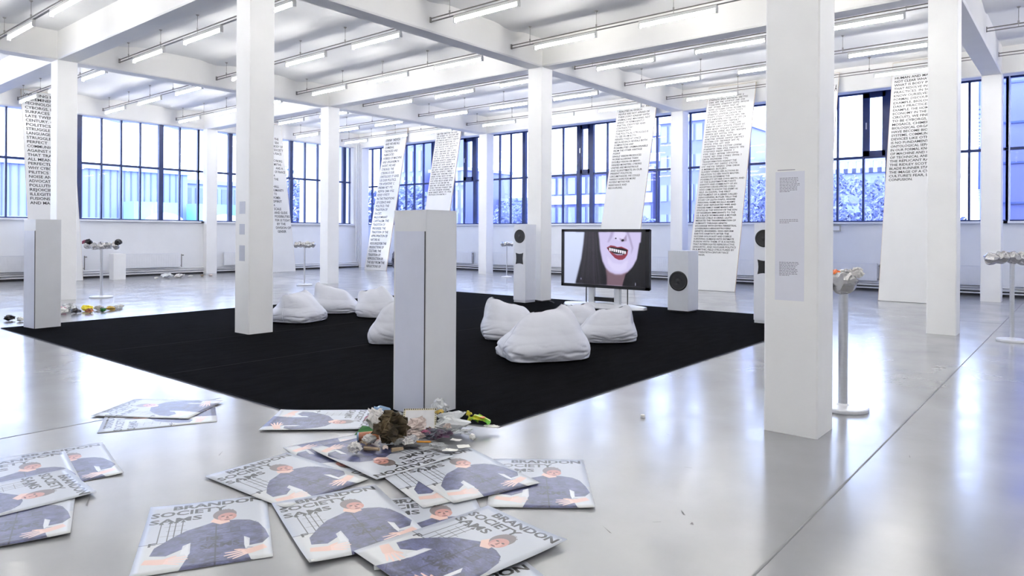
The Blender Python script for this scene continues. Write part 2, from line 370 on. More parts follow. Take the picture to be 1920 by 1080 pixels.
t = thing('riser_pipes', 'pair of vertical white pipes beside the far corner column', 'pipes', (13.9, 23.15, 0))
for dx in (-.10, .0, .09):
    obj('pipe', MB().tube((dx, 0, .25), (dx, 0, 5.4), .026), m_pipe, t)
t = thing('socket_box', 'small grey socket box under the window sill right of the foreground column', 'socket', (15.82, 4.0, 1.72))
obj('box', MB().bbox(-.03, -.12, -.09, .03, .12, .09, .01), mat('socket_grey', (.45, .45, .42), .5, var=.05), t); obj('cover', MB().box(-.035, -.09, -.06, -.03, .09, .06), m_rad, t)

# ------------------------------------------------------------------ ceiling rails and fluorescent lamps
ORD = ['first', 'second', 'third', 'fourth', 'fifth', 'sixth', 'seventh', 'eighth', 'ninth', 'tenth', 'eleventh', 'twelfth', 'thirteenth']
rail_proto = {}
def rail(x, y0, y1, label):
    t = thing('ceiling_rail', label, 'rail', (x, y0, 0), 0, 'conduit rails the lamps hang from'); L = y1-y0; key = round(L, 2)
    if key not in rail_proto:
        a = MB().tube((0, 0, 5.475), (0, L, 5.475), .012, n=8); b2 = MB().box(-.02, 0, 5.408, .02, L, 5.420)
        br = MB().box(-.02, 0, 5.40, .02, .015, 5.50); br2 = MB().box(-.02, L-.015, 5.40, .02, L, 5.50)
        h = MB().tube((0, 0, 5.42), (0, 0, TOP-.06), .005, n=6); h.tube((0, 0, 5.47), (0, 0, 5.53), .016, n=8); h.lathe([(.035, TOP-.075), (.012, TOP-.1)], 10)
        rail_proto[key] = [obj('conduit', a, m_cond, t), obj('strip', b2, m_cond, t), obj('end_bracket', br, m_cond, t), obj('end_bracket', br2, m_cond, t)]
        hp = None
        for k in range(5):
            y = .5+k*(L-1)/4
            hp = obj('hanger', h, m_rod, t, (0, y, 0)) if hp is None else obj('hanger', None, None, t, (0, y, 0), data=hp.data)
            rail_proto[key].append(hp) if False else None
        rail_proto[key] = [c for c in t.children]
    else:
        for c in rail_proto[key]:
            c2 = obj(c.name.split('.')[0], None, None, t, c.location, data=c.data)
lamp0 = None
def lamp(x, y, label):
    global lamp0
    if lamp0 is None:
        t = thing('fluorescent_lamp', label, 'lamp', (x, y, 5.31), 0, 'lit fluorescent tube lamps under the ceiling')
        obj('housing', MB().bbox(-.03, 0, .045, .03, 1.5, .095, .008), m_hous, t)
        obj('tube', MB().tube((0, .03, 0), (0, 1.47, 0), .017, n=12), m_tube, t, smooth=False)
        for y_ in (0, 1.47): obj('end_cap', MB().box(-.03, y_, -.032, .03, y_+.03, .06), m_hous, t)
        lamp0 = t
    else: t = copy_thing(lamp0, (x, y, 5.31), label=label, group='lit fluorescent tube lamps under the ceiling')
    return t
OFF = {-1: (-7.1, -4.65, -2.25), 0: (.93, 3.33, 5.75), 1: (8.68, 11.08, 13.48), 2: (16.5, 18.9, 21.35)}
stuff = MB()
for ri, x in enumerate(XS):
    for jy in (-1, 0, 1, 2):
        ya, yb = jy*B+S+.02, ((jy+1)*B-.02 if jy < 2 else 23.08)
        vis = (x+5.4)*.771+(yb+1.53)*.637 > 11.6 and x > -1.5 and not (jy == -1 and x < 9)
        k = len(XS)-ri
        row = {-1: 'nearest', 0: 'second nearest', 1: 'third nearest', 2: 'farthest'}[jy]
        if vis: rail(x, ya, yb, '%s grey conduit rail from the right-hand windows, in the %s row of bays' % (ORD[k-1], row))
        for li, y in enumerate(OFF[jy]):
            inview = vis and (x+5.4)*.771+(y+1.5+1.53)*.637 > 11.75 and math.degrees(math.atan2(y+1.53, x+5.4)) < 77 and (y > -2.5)
            n_ = (2-li)+1+{2: 0, 1: 3, 0: 6, -1: 9}[jy]
            if inview: lamp(x, y, 'lit tube lamp, %s rail from right-hand windows, %s lamp out from left-hand windows' % (ORD[k-1], ORD[n_-1]))
            else: stuff.tube((x, y+.03, 5.31), (x, y+1.47, 5.31), .017, n=8)
hs = MB()
for v0 in range(0, len(stuff.v), 16):
    x, y, _ = stuff.v[v0]; hs.box(x-.04, y-.03, 5.355, x+.02, y+1.47, 5.405)
tag(obj('lamp_housings', hs, m_hous), 'white housings of the lamps overhead, above and behind the viewpoint', 'lamps', kind='stuff')
tag(obj('lamps_overhead', stuff, m_tube), 'lit tube lamps overhead, above and behind the viewpoint', 'lamps', kind='stuff')

# ------------------------------------------------------------------ carpet
cp = [(-2.085, 3.74), (-1.27, 2.0), (7.78, 2.0), (7.55, 11.2), (1.77, 11.46), (-2.12, 11.36)]
mb = MB().prism(cp, .0005, .012); ca = obj('carpet', mb, m_carpet); tag(ca, 'large black carpet laid on the grey floor under the bean bags', 'carpet')
seam = MB()
for y in (5.9, 7.9): seam.box(-2.05, y-.004, .012, 7.55, y+.004, .0126)
obj('seam', seam, mat('carpet_seam', (.003, .003, .003), 1, var=.2), ca)
eb = MB()
for a, b_ in zip(cp, cp[1:]+cp[:1]):
    d = (Vector(b_)-Vector(a)).normalized(); nn = Vector((d.y, -d.x))*.006
    eb.add([(a[0]+nn.x, a[1]+nn.y, .0006), (b_[0]+nn.x, b_[1]+nn.y, .0006), (b_[0]-nn.x, b_[1]-nn.y, .0128), (a[0]-nn.x, a[1]-nn.y, .0128)], [(0, 1, 2, 3)])
obj('binding', eb, mat('carpet_binding', (.05, .055, .075), .8, var=.1), ca)

# ------------------------------------------------------------------ plinths
def plinth(x, y, sx, sy, h, rz, label, panel):
    t = thing('plinth', label, 'plinth', (x, y, .013 if panel else 0), rz)
    obj('body', MB().bbox(0, 0, 0, sx, sy, h, .004), m_plinth, t)
    obj('top_board', MB().bbox(-.002, -.002, h-.003, sx+.002, sy+.002, h+.006, .004), m_plinth, t)
    # wrap panel standing a little proud of the left face, ending below the top
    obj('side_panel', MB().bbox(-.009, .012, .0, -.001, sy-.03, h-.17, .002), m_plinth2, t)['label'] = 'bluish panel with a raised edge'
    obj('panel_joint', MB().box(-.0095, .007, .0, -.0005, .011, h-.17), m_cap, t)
    return t
plinth(-1.48, 2.605, .355, .395, 1.675, 0, 'tall grey-white plinth with rubbish heaped at its foot, centre foreground', True)
plinth(-1.815, 10.85, .36, .40, 1.665, math.radians(6), 'tall grey-white plinth at the far left end of the black carpet', True)
t = thing('small_plinth', 'small white block against the left wall between two radiators', 'plinth', (3.46, 21.85, 0))
obj('body', MB().bbox(0, 0, 0, .36, .34, .80, .006), m_white, t); obj('top_board', MB().bbox(-.002, -.002, .80, .362, .342, .808, .004), m_white, t)

# ------------------------------------------------------------------ text boards
def board(base, axis, left, width, length, lean, label, lines, hi, lo, cw, lead=.06, ink=None):
    s, c = math.sin(lean), math.cos(lean)
    if axis == 'R': X, Z, loc = Vector((0, -1, 0)), Vector((s, 0, c)), Vector((base, left, 0))
    else: X, Z, loc = Vector((1, 0, 0)), Vector((0, s, c)), Vector((left, base, 0))
    Y = Z.cross(X); Mx = Matrix.Identity(4)
    for i, a in enumerate((X, Y, Z)):
        for r in range(3): Mx[r][i] = a[r]
    Mx.translation = loc + Vector((0, 0, .035*s))
    t = thing('text_board', label, 'board', M=Mx, group=None)
    obj('panel', MB().box(0, .002, 0, width, .032, length), m_board, t)
    e = MB(); e.box(width, .002, 0, width+.006, .034, length); e.box(-.006, .002, 0, 0, .034, length); e.box(-.006, .002, length, width+.006, .034, length+.012)
    obj('plywood_edge', e, m_ply, t)
    b2 = MB()
    for x in (.1, width-.16): b2.box(x, .034, .15, x+.06, .075, length-1.2)
    for z in (.5, length/2, length-1.4): b2.box(.16, .034, z, width-.16, .07, z+.06)
    obj('back_batten', b2, m_ply, t)
    n = len(lines); pitch = (hi-lo)/(n-1); rnd = random.Random(n)
    for k, ln in enumerate(lines):
        txt = MB()
        z = hi-k*pitch-pitch*.33
        if ln.startswith('~'):                 # a line too small and blurred to read: letter-like strokes
            x = lead; nch = int(ln[1:]); h = pitch*.60; wd = 0
            wl_ = rnd.randint(3, 9)
            for q in range(nch):
                if x+cw > width-.03: break
                if wd == wl_: x += cw*.9; wd = 0; wl_ = rnd.randint(3, 9); continue
                kind = rnd.randint(0, 3); a, b3 = x, x+cw*.78; tk = cw*.2
                if kind != 3: txt.box(a, -.0008, z, a+tk, .002, z+h)
                if kind == 0: txt.box(a, -.0008, z+h*.8, b3, .002, z+h); txt.box(a, -.0008, z+h*.4, b3, .002, z+h*.57)
                elif kind == 1: txt.box(b3-tk, -.0008, z, b3, .002, z+h); txt.box(a, -.0008, z+h*.4, b3, .002, z+h*.58)
                elif kind == 2: txt.box(a, -.0008, z, b3, .002, z+h*.18); txt.box(a, -.0008, z+h*.82, b3, .002, z+h)
                else: txt.box((a+b3-tk)/2, -.0008, z, (a+b3+tk)/2, .002, z+h); txt.box(a, -.0008, z+h*.82, b3, .002, z+h)
                x += cw; wd += 1
        elif ln.strip():
            ind = len(ln)-len(ln.lstrip()); body = ln.strip()
            v, f = text_mb(body, 1, 1, .018); mw = max(p[0] for p in v); sxx = cw*len(body)/mw; hh = pitch*.64/.72
            x0 = lead+ind*cw
            if x0+mw*sxx > width-.02: sxx = (width-.02-x0)/mw
            txt.add([(x0+p[0]*sxx, -.0006, z+p[1]*hh) for p in v], f)
        if txt.v: obj('text_line', txt, m_ink, t)
    return t
LN = math.asin(1.44/5.97)
R5 = """HUMAN AND MACHINE. IT IS|NOT CLEAR WHAT IS MIND AND|WHAT IS BODY IN MACHINES|THAT RESOLVE INTO CODING|PRACTICES. IN SO FAR AS WE|KNOW OURSELVES IN BOTH|FORMAL DISCOURSE (FOR|EXAMPLE, BIOLOGY) AND IN|DAILY PRACTICES (FOR|EXAMPLE, THE HOMEWORK|ECONOMY IN THE INTEGRATED|CIRCUIT), WE FIND OURSELVES|TO BE CYBORGS, HYBRIDS,|MOSAICS, CHIMERAS.|BIOLOGICAL ORGANISMS|HAVE BECOME BIOTIC|SYSTEMS, COMMUNICATIONS|DEVICES LIKE OTHERS. THERE|IS NO FUNDAMENTAL,|ONTOLOGICAL SEPARATION|IN OUR FORMAL KNOWLEDGE|OF MACHINE AND ORGANISM,|OF TECHNICAL AND ORGANIC.|THE REPLICANT RACHEL IN|THE RIDLEY SCOTT FILM|BLADE RUNNER STANDS AS|THE IMAGE OF A CYBORG|CULTURE'S FEAR, LOVE, AND|CONFUSION.""".split('|')
board(12.54, 'R', 2.22, 1.36, 5.96, LN, 'leaning white board right of the foreground column, text ending CONFUSION above a blank lower half', R5, 5.55, 2.93, .0505)
R3 = ['     ~0']+['~%d' % k for k in (27, 30, 28, 31, 24, 30, 27, 26, 29, 30, 26, 28, 30, 29, 31, 22, 28, 30, 27, 20, 29, 31, 24, 28, 30, 20)]+"""TRANSFORMATION AGAINST THE|~27|~29|A MERMAID. BUTLER'S|SLAVERY WHERE HER ACTIONS IN|RELATION TO HER WHITE MASTER-|ANCESTOR DETERMINE THE|POSSIBILITY OF HER OWN BIRTH. AND|OF THE ILLEGITIMATE MUTANTS|IDENTITY AND COMMUNITY OF AN|ADOPTED CROSS-SPECIES CHILD|WHO CAME TO KNOW THE ENEMY AS|SELF. IN DAWN, THE FIRST|INSTALMENT OF A SERIES CALLED|XENOGENESIS, BUTLER TELLS THE|STORY OF LILITH IYAPO, WHOSE|PERSONAL NAME RECALLS ADAM'S|FIRST AND REPUDIATED WIFE AND|WHOSE FAMILY NAME MARKS HER|STATUS AS THE WIDOW OF THE SON|OF NIGERIAN IMMIGRANTS TO THE|US. A BLACK WOMAN AND A MOTHER|WHOSE CHILD IS DEAD, LILITH|MEDIATES THE TRANSFORMATION OF|HUMANITY THROUGH GENETIC|EXCHANGE WITH EXTRA-TERRESTRIAL|LOVERS/RESCUERS/DESTROYERS/|GENETIC ENGINEERS, WHO REFORM|EARTH'S HABITATS AFTER THE|NUCLEAR HOLOCAUST AND COERCE|SURVIVING HUMANS INTO INTIMATE|FUSION WITH THEM. IT IS A NOVEL|THAT INTERROGATES REPRODUCTIVE,|LINGUISTIC, AND NUCLEAR POLITICS|IN A MYTHIC FIELD STRUCTURED BY|LATE TWENTIETH-CENTURY RACE|   GENDER.""".split('|')
R3[0] = '~8'
board(12.54, 'R', 7.03, 1.38, 5.96, LN, 'leaning white board covered almost to its foot in small text, left of the foreground column', R3, 5.72, .98, .0385)
R2 = ['~14', '~28']+"""REALITIES IN WHICH|PEOPLE ARE NOT AFRAID OF|THEIR JOINT KINSHIP WITH|ANIMALS AND MACHINES, NOT|AFRAID OF PERMANENTLY|PARTIAL IDENTITIES AND|CONTRADICTORY|STANDPOINTS.|THE POLITICAL STRUGGLE IS|TO SEE FROM BOTH|PERSPECTIVES AT ONCE|BECAUSE EACH REVEALS BOTH|DOMINATIONS AND|POSSIBILITIES UNIMAGINABLE|FROM THE OTHER VANTAGE|POINT.|SINGLE VISION PRODUCES|WORSE ILLUSIONS THAN|DOUBLE VISION OR MANY-|HEADED MONSTERS. CYBORG|UNITIES ARE MONSTROUS|AND ILLEGITIMATE; IN OUR|PRESENT POLITICAL|CIRCUMSTANCES, WE COULD|HARDLY HOPE FOR MORE|POTENT MYTHS FOR|RESISTANCE AND|RECOUPLING.""".split('|')
board(12.54, 'R', 10.06, 1.37, 5.93, LN, 'leaning white board rising behind the television, text on its upper half only', R2, 5.75, 3.03, .046)
board(12.54, 'R', 4.84, 1.37, 5.90, LN, 'leaning white board mostly hidden behind the foreground column', ['                     NOT A', '', '                     OUR', '                      S', '                     AND', '', '', ''], 5.5, 3.4, .05)
LN2 = math.asin(1.11/5.9)
board(12.87, 'R', 18.30, 1.34, 5.86, LN2, 'leaning white board above the tall plinth, close-set small lines on its upper half', ['~%d' % k for k in (28, 30, 29, 31, 27, 30, 30, 26, 29, 31, 28, 30, 29, 25, 30, 31, 28, 29, 30, 27, 30, 31, 26, 29, 30, 28, 31, 24)], 5.5, 3.05, .041)
R0 = ['~16', '~14', 'AND WE ARE ALL', 'CHIMERAS,', 'THEORIZED AND', 'FABRICATED', 'HYBRIDS OF MACHINE', 'AND ORGANISM; IN', 'SHORT, WE ARE', 'CYBORGS. THE', 'CYBORG IS OUR', 'ONTOLOGY; IT GIVES', 'US OUR POLITICS.', '~15', '~14', '~16', '~12', 'IN THE TRADITIONS', 'OF SCIENCE AND', 'POLITICS: THE', 'TRADITION OF', 'RACIST,', 'MALE-DOMINANT', 'CAPITALISM; THE', 'TRADITION OF', 'PROGRESS; THE', 'TRADITION OF THE', 'APPROPRIATION OF', 'NATURE AS', 'RESOURCE FOR THE', 'PRODUCTIONS OF', 'CULTURE; THE', 'TRADITION OF', 'REPRODUCTION OF', 'THE SELF FROM THE', 'REFLECTIONS OF']
board(12.87, 'R', 21.40, 1.34, 5.92, LN2, 'leaning white board left of the tall plinth with large text down to its foot', R0, 5.65, .16, .064, .09)
L1 = """WRITING IS|PRE-EMINENTLY|TECHNOLOGY OF|CYBORGS, ETCHED|SURFACES OF THE|LATE TWENTIETH|CENTURY. CYBORG|POLITICS IS THE|STRUGGLE FOR|LANGUAGE AND|STRUGGLE AGAINST|PERFECT|COMMUNICATION,|AGAINST ONE CODE|THAT TRANSLATES|ALL MEANING|PERFECTLY. THAT IS|WHY CYBORG|PILITICS INSIST ON|NOISE AND|ADVOCATE|POLLUTION,|REJOICING IN|ILLEGITIMATE|FUSIONS OF ANIMAL|AND MACHINE.""".split('|')
LN3 = math.asin(1.08/5.9)
board(22.12, 'L', 1.36, 1.34, 5.85, LN3, 'leaning white board at far left, large text ending AND MACHINE, behind a plinth', L1, 5.72, 2.38, .077, .07)
L2 = """         ALL|         THE||               THE|               SEX|              BODY OF|              SOCIETY|             A RACE||             CYBORG|             MYTHS|              AND A|             OF FRANCE|            A|            THE||          SHALL|          HUMANITY|           TO|          WOMEN|          SPIRIT|          A|          SCALE|          AND SLIDE|          POSSIBILITIES|          FOR US TODAY|           BY THE|          DIVISION OF|           GENDER""".split('|')
board(22.12, 'L', 8.77, 1.34, 5.85, LN3, 'leaning white board just right of the carpet column, only its right edge showing', L2, 5.7, 1.57, .062, .05)

# ------------------------------------------------------------------ television and loudspeakers
def raster(W, H, bgc): return np.ones((H, W, 3), np.float32)*np.array(bgc, np.float32)
def fill(img, poly, col, alpha=1):
    H, W, _ = img.shape; P = np.array(poly, float)*[W, H]
    x0, x1 = int(max(0, P[:, 0].min()-1)), int(min(W, P[:, 0].max()+2)); y0, y1 = int(max(0, P[:, 1].min()-1)), int(min(H, P[:, 1].max()+2))
    if x1 <= x0 or y1 <= y0: return
    xx, yy = np.meshgrid(np.arange(x0, x1)+.5, np.arange(y0, y1)+.5); ins = np.zeros(xx.shape, bool)
    for (ax, ay), (bx_, by) in zip(P, np.roll(P, -1, 0)):
        if ay == by: continue
        cnd = ((ay > yy) != (by > yy)) & (xx < (bx_-ax)*(yy-ay)/(by-ay)+ax); ins ^= cnd
    sub = img[y0:y1, x0:x1]; sub[ins] = sub[ins]*(1-alpha)+np.array(col, np.float32)*alpha
def ell(cx, cy, rx, ry, n=28, a=0): return [(cx+rx*math.cos(t)*math.cos(a)-ry*math.sin(t)*math.sin(a), cy+rx*math.cos(t)*math.sin(a)+ry*math.sin(t)*math.cos(a)) for t in [2*math.pi*i/n for i in range(n)]]
def blur(img, k):
    for _ in range(2):
        for ax in (0, 1):
            acc = np.zeros_like(img)
            for d in range(-k, k+1): acc += np.roll(img, d, ax)
            img = acc/(2*k+1)
    return img
def textimg(img, body, x, y, wd, h, col, alpha=1, bold=.02, a=0):
    v, f = text_mb(body, 1, 1, bold); xs_ = [p[0] for p in v]; mw = max(xs_)-min(xs_)
    for q in f: fill(img, [(x+(v[i][0]-min(xs_))/mw*wd, y+h-v[i][1]/.72*h) for i in q], col, alpha)
def to_image(name, img):
    H, W, _ = img.shape; im = bpy.data.images.new(name, W, H); a = np.ones((H, W, 4), np.float32); a[..., :3] = np.clip(img[::-1], 0, 1); im.colorspace_settings.name = 'sRGB'; im.pixels.foreach_set(a.ravel()); im.update(); im.pack(); return im
def img_mat(name, im, rough=.4, emit=0, spec=.5):
    m = bpy.data.materials.new(name); m.use_nodes = True; t = m.node_tree; b = t.nodes['Principled BSDF']; n = t.nodes.new('ShaderNodeTexImage'); n.image = im; n.extension = 'EXTEND'
    b.inputs['Roughness'].default_value = rough; b.inputs['Specular IOR Level'].default_value = spec
    if emit: b.inputs['Base Color'].default_value = (.01, .01, .01, 1); t.links.new(n.outputs[0], b.inputs['Emission Color']); b.inputs['Emission Strength'].default_value = emit
    else: t.links.new(n.outputs[0], b.inputs['Base Color'])
    return m
def add_uv(me, fn):
    uv = me.uv_layers.new(name='UVMap')
    for lp in me.loops: uv.data[lp.index].uv = fn(me.vertices[lp.vertex_index].co)

tv = raster(800, 450, (.84, .88, 1.0))
yy, xx = np.mgrid[0:450, 0:800]; tv *= (1-.10*(yy/450))[..., None]
fill(tv, [(.27, -.02), (.255, .24), (.23, .52), (.185, .8), (.15, 1.02), (1.02, 1.02), (1.02, -.02)], (.035, .03, .055))
rnd = random.Random(3)
for k in range(70):
    a = rnd.random(); top = .27+a*.17; bot = .16+a*.36; g = rnd.uniform(.02, .13); wv = rnd.uniform(.001, .004)
    fill(tv, [(top, -.02), (top+wv, -.02), (top+(bot-top)*.3+wv, .5), (bot+wv, 1.02), (bot, 1.02), (top+(bot-top)*.3, .5)], (g, g*.85, g*1.1), .7)
tv = blur(tv, 1)
fill(tv, [(.53, .70), (.545, .85), (.545, 1.02), (.73, 1.02), (.80, .78), (.83, .6)], (.46, .36, .41))
tv = blur(tv, 3)
fill(tv, [(.435, -.02), (.45, .15), (.46, .33), (.49, .55), (.53, .68), (.58, .75), (.65, .79), (.72, .785), (.80, .73), (.87, .62), (.92, .45), (.945, .25), (.955, -.02)], (.80, .77, .92))
fill(tv, [(.55, .45), (.56, .6), (.62, .72), (.70, .74), (.78, .68), (.80, .5), (.72, .6), (.62, .58)], (.86, .84, .97), .7)
tv = blur(tv, 5)
fill(tv, [(.60, -.02), (.58, .08), (.55, .20), (.57, .20), (.61, .10), (.63, -.02)], (.60, .54, .70), .55)
fill(tv, [(.78, .02), (.81, .14), (.84, .30), (.83, .42), (.86, .30), (.83, .12), (.80, .0)], (.56, .50, .64), .55)
fill(tv, [(.64, -.02), (.63, .12), (.69, .17), (.76, .16), (.77, -.02)], (.88, .85, .98), .7)
fill(tv, [(.69, .12), (.72, .19), (.78, .17), (.78, .05), (.74, .14)], (.50, .42, .54), .6)
fill(tv, [(.93, .2), (.90, .5), (.84, .68), (.77, .78), (.73, 1.02), (1.02, 1.02), (1.02, .2)], (.03, .027, .05), .95)
fill(tv, [(.955, -.02), (.94, .3), (1.02, .4), (1.02, -.02)], (.03, .03, .06))
tv = blur(tv, 4)
for k in range(90):
    a = rnd.random(); top = .275+a*.15; bot = .17+a*.34; g = rnd.uniform(.10, .46); wv = rnd.uniform(.0012, .003); md = top+(bot-top)*.35
    fill(tv, [(top, -.02), (top+wv, -.02), (md+wv, .5), (bot+wv, 1.02), (bot, 1.02), (md, .5)], (g, g*.86, g*1.08), .55)
tv = blur(tv, 1)
fill(tv, ell(.652, .125, .010, .012), (.12, .08, .16)); fill(tv, ell(.735, .16, .016, .020, a=.3), (.05, .03, .07))
fill(tv, [(.543, .30), (.59, .255), (.64, .265), (.67, .285), (.72, .275), (.78, .315), (.80, .335), (.79, .42), (.765, .48), (.735, .515), (.69, .52), (.645, .49), (.60, .42), (.57, .36)], (.55, .20, .27))
fill(tv, [(.552, .31), (.60, .285), (.66, .30), (.73, .305), (.79, .335), (.775, .40), (.73, .435), (.67, .425), (.60, .375)], (.03, .015, .03))
for k in range(8):
    x = .572+k*.0255; y = .300+k*.0075
    fill(tv, [(x, y), (x+.0235, y+.005), (x+.021, y+.062-(k % 2)*.006), (x+.004, y+.058)], (.96, .95, 1.0))
fill(tv, [(.62, .40), (.68, .412), (.74, .41), (.735, .43), (.67, .435)], (.70, .66, .80))
fill(tv, [(.615, .44), (.68, .45), (.75, .445), (.72, .495), (.66, .485)], (.55, .16, .27), .6)
tv = blur(tv, 1)
fill(tv, ell(.225, .90, .008, .02), (.5, .5, .6)); fill(tv, ell(.885, .95, .004, .03), (.7, .7, .8))
t = thing('television', 'large flat television showing an open mouth, on a silver stand on the carpet', 'television', (6.85, 6.118, 0))
W2, Z0, Z1 = 1.048, .405, 1.612
fr = MB()
for q in ((-W2, Z0, W2, Z0+.062), (-W2, Z1-.055, W2, Z1), (-W2, Z0, -W2+.085, Z1), (W2-.06, Z0, W2, Z1)): fr.box(-.045, q[0], q[1], .0, q[2], q[3])
obj('bezel', fr, m_black, t)
obj('casing', MB().bbox(-.03, -W2+.01, Z0+.01, .09, W2-.01, Z1-.01, .03), m_black, t)
s = MB(); s.add([(-.034, W2-.06, Z0+.06), (-.034, -W2+.08, Z0+.06), (-.034, -W2+.08, Z1-.05), (-.034, W2-.06, Z1-.05)], [(0, 1, 2, 3)])
so = obj('screen', s, img_mat('screen_picture', to_image('screen_picture', tv), .25, emit=.36), t)
add_uv(so.data, lambda co: (1-(co.y+W2-.08)/(2*W2-.14), (co.z-Z0-.06)/(Z1-Z0-.11)))
for y in (.31, -.31):
    obj('post', MB().bbox(-.02, y-.075, .05, .06, y+.075, Z0+.25, .02), m_silver, t)
    obj('cable', MB().tube((.09, y*1.6, .05), (.09, y*1.6, Z0+.1), .012), m_black, t)
obj('player', MB().bbox(-.02, -.235, .13, .16, .235, .215, .01), m_black, t)
bs = MB(); prof = []
N = 14
for k in range(N+1):
    y = -.95+1.9*k/N; u = (k/N*2-1); d = .40*(1-u*u)**.5*.75+.10; zt = .10-.045*abs(u)**1.5 + .05*max(0, abs(u)-.75)
    prof.append((y, d, zt))
vv = []; ff = []
for (y, d, zt) in prof: vv += [(-d*.9, y, .013), (-d*.9, y, .03), (-d*.45, y, zt), (d*.6, y, zt), (d*.7, y, .013)]
for k in range(N):
    for i in range(5): ff.append((k*5+i, k*5+(i+1) % 5, (k+1)*5+(i+1) % 5, (k+1)*5+i))
ff += [(4, 3, 2, 1, 0), tuple(N*5+i for i in range(5))]
obj('foot', MB().add(vv, ff), m_silver, t)

def woofer(t, y, z, r):
    Mx = Matrix.Rotation(-math.pi/2, 4, 'Y')
    o = obj('woofer', MB().lathe([(r, .0), (r, .006), (r*.9, .009), (r*.84, .004), (r*.3, -.03+.034), (r*.28, .005), (r*.02, .014)], 36, (0, y, z), Mx), m_cone, t, smooth=False)
    obj('surround', MB().lathe([(r*1.04, .0), (r*1.04, .005), (r*.99, .008), (r*.97, .003)], 36, (0, y, z), Mx), m_black, o)
    return o
def speaker_tall(x, y, label):
    t = thing('loudspeaker', label, 'loudspeaker', (x, y, .012), 0)
    obj('cabinet', MB().bbox(0, 0, .05, .37, .335, 1.695, .006), m_cab, t)
    obj('foot_block', MB().box(.01, .01, 0, .36, .325, .05), m_silver, t)
    woofer(t, .167, 1.44, .142)
    h = MB(); hw, hh = .105, .125
    pts = []
    for k in range(4):
        a0 = [(-hw, -hh), (hw, -hh), (hw, hh), (-hw, hh)][k]; a1 = [(-hw, -hh), (hw, -hh), (hw, hh), (-hw, hh)][(k+1) % 4]
        for u in (0, .25, .5, .75):
            px, pz = a0[0]+(a1[0]-a0[0])*u, a0[1]+(a1[1]-a0[1])*u; inn = 1-.16*math.sin(math.pi*u)*(1 if True else 0); pts.append((px*(inn if abs(a0[0]-a1[0]) < .01 else 1), pz*(inn if abs(a0[1]-a1[1]) < .01 else 1)))
    v = [(-.004, .167+a, .955+b) for a, b in pts]+[(.0, .167+a, .955+b) for a, b in pts]+[(-.0045, .167+a*.25, .955+b*.3) for a, b in pts]; n = len(pts)
    h.add(v, [(i, (i+1) % n, n+(i+1) % n, n+i) for i in range(n)]+[(2*n+i, 2*n+(i+1) % n, (i+1) % n, i) for i in range(n)]+[tuple(range(2*n, 3*n))])
    obj('horn', h, m_black, t)
    return t
speaker_tall(6.43, 7.85, 'tall white loudspeaker left of the television, in front of a column')
speaker_tall(6.43, 2.535, 'tall white loudspeaker half hidden behind the foreground column')
t = thing('subwoofer', 'low silver-grey loudspeaker with one big woofer, right of the television', 'loudspeaker', (7.03, 4.355, .012))
obj('cabinet', MB().bbox(0, 0, .03, .45, .43, 1.185, .008), m_silver, t); obj('foot_block', MB().box(.02, .02, 0, .43, .41, .03), m_black, t)
woofer(t, .205, .60, .185)
cbl = MB().path([(6.75, 7.3, .024), (6.9, 7.55, .05), (6.88, 7.7, .024), (7.1, 8.3, .024)], .01, 8); tag(obj('cable', cbl, m_black), 'short dark cable on the carpet edge between loudspeaker and television', 'cable')

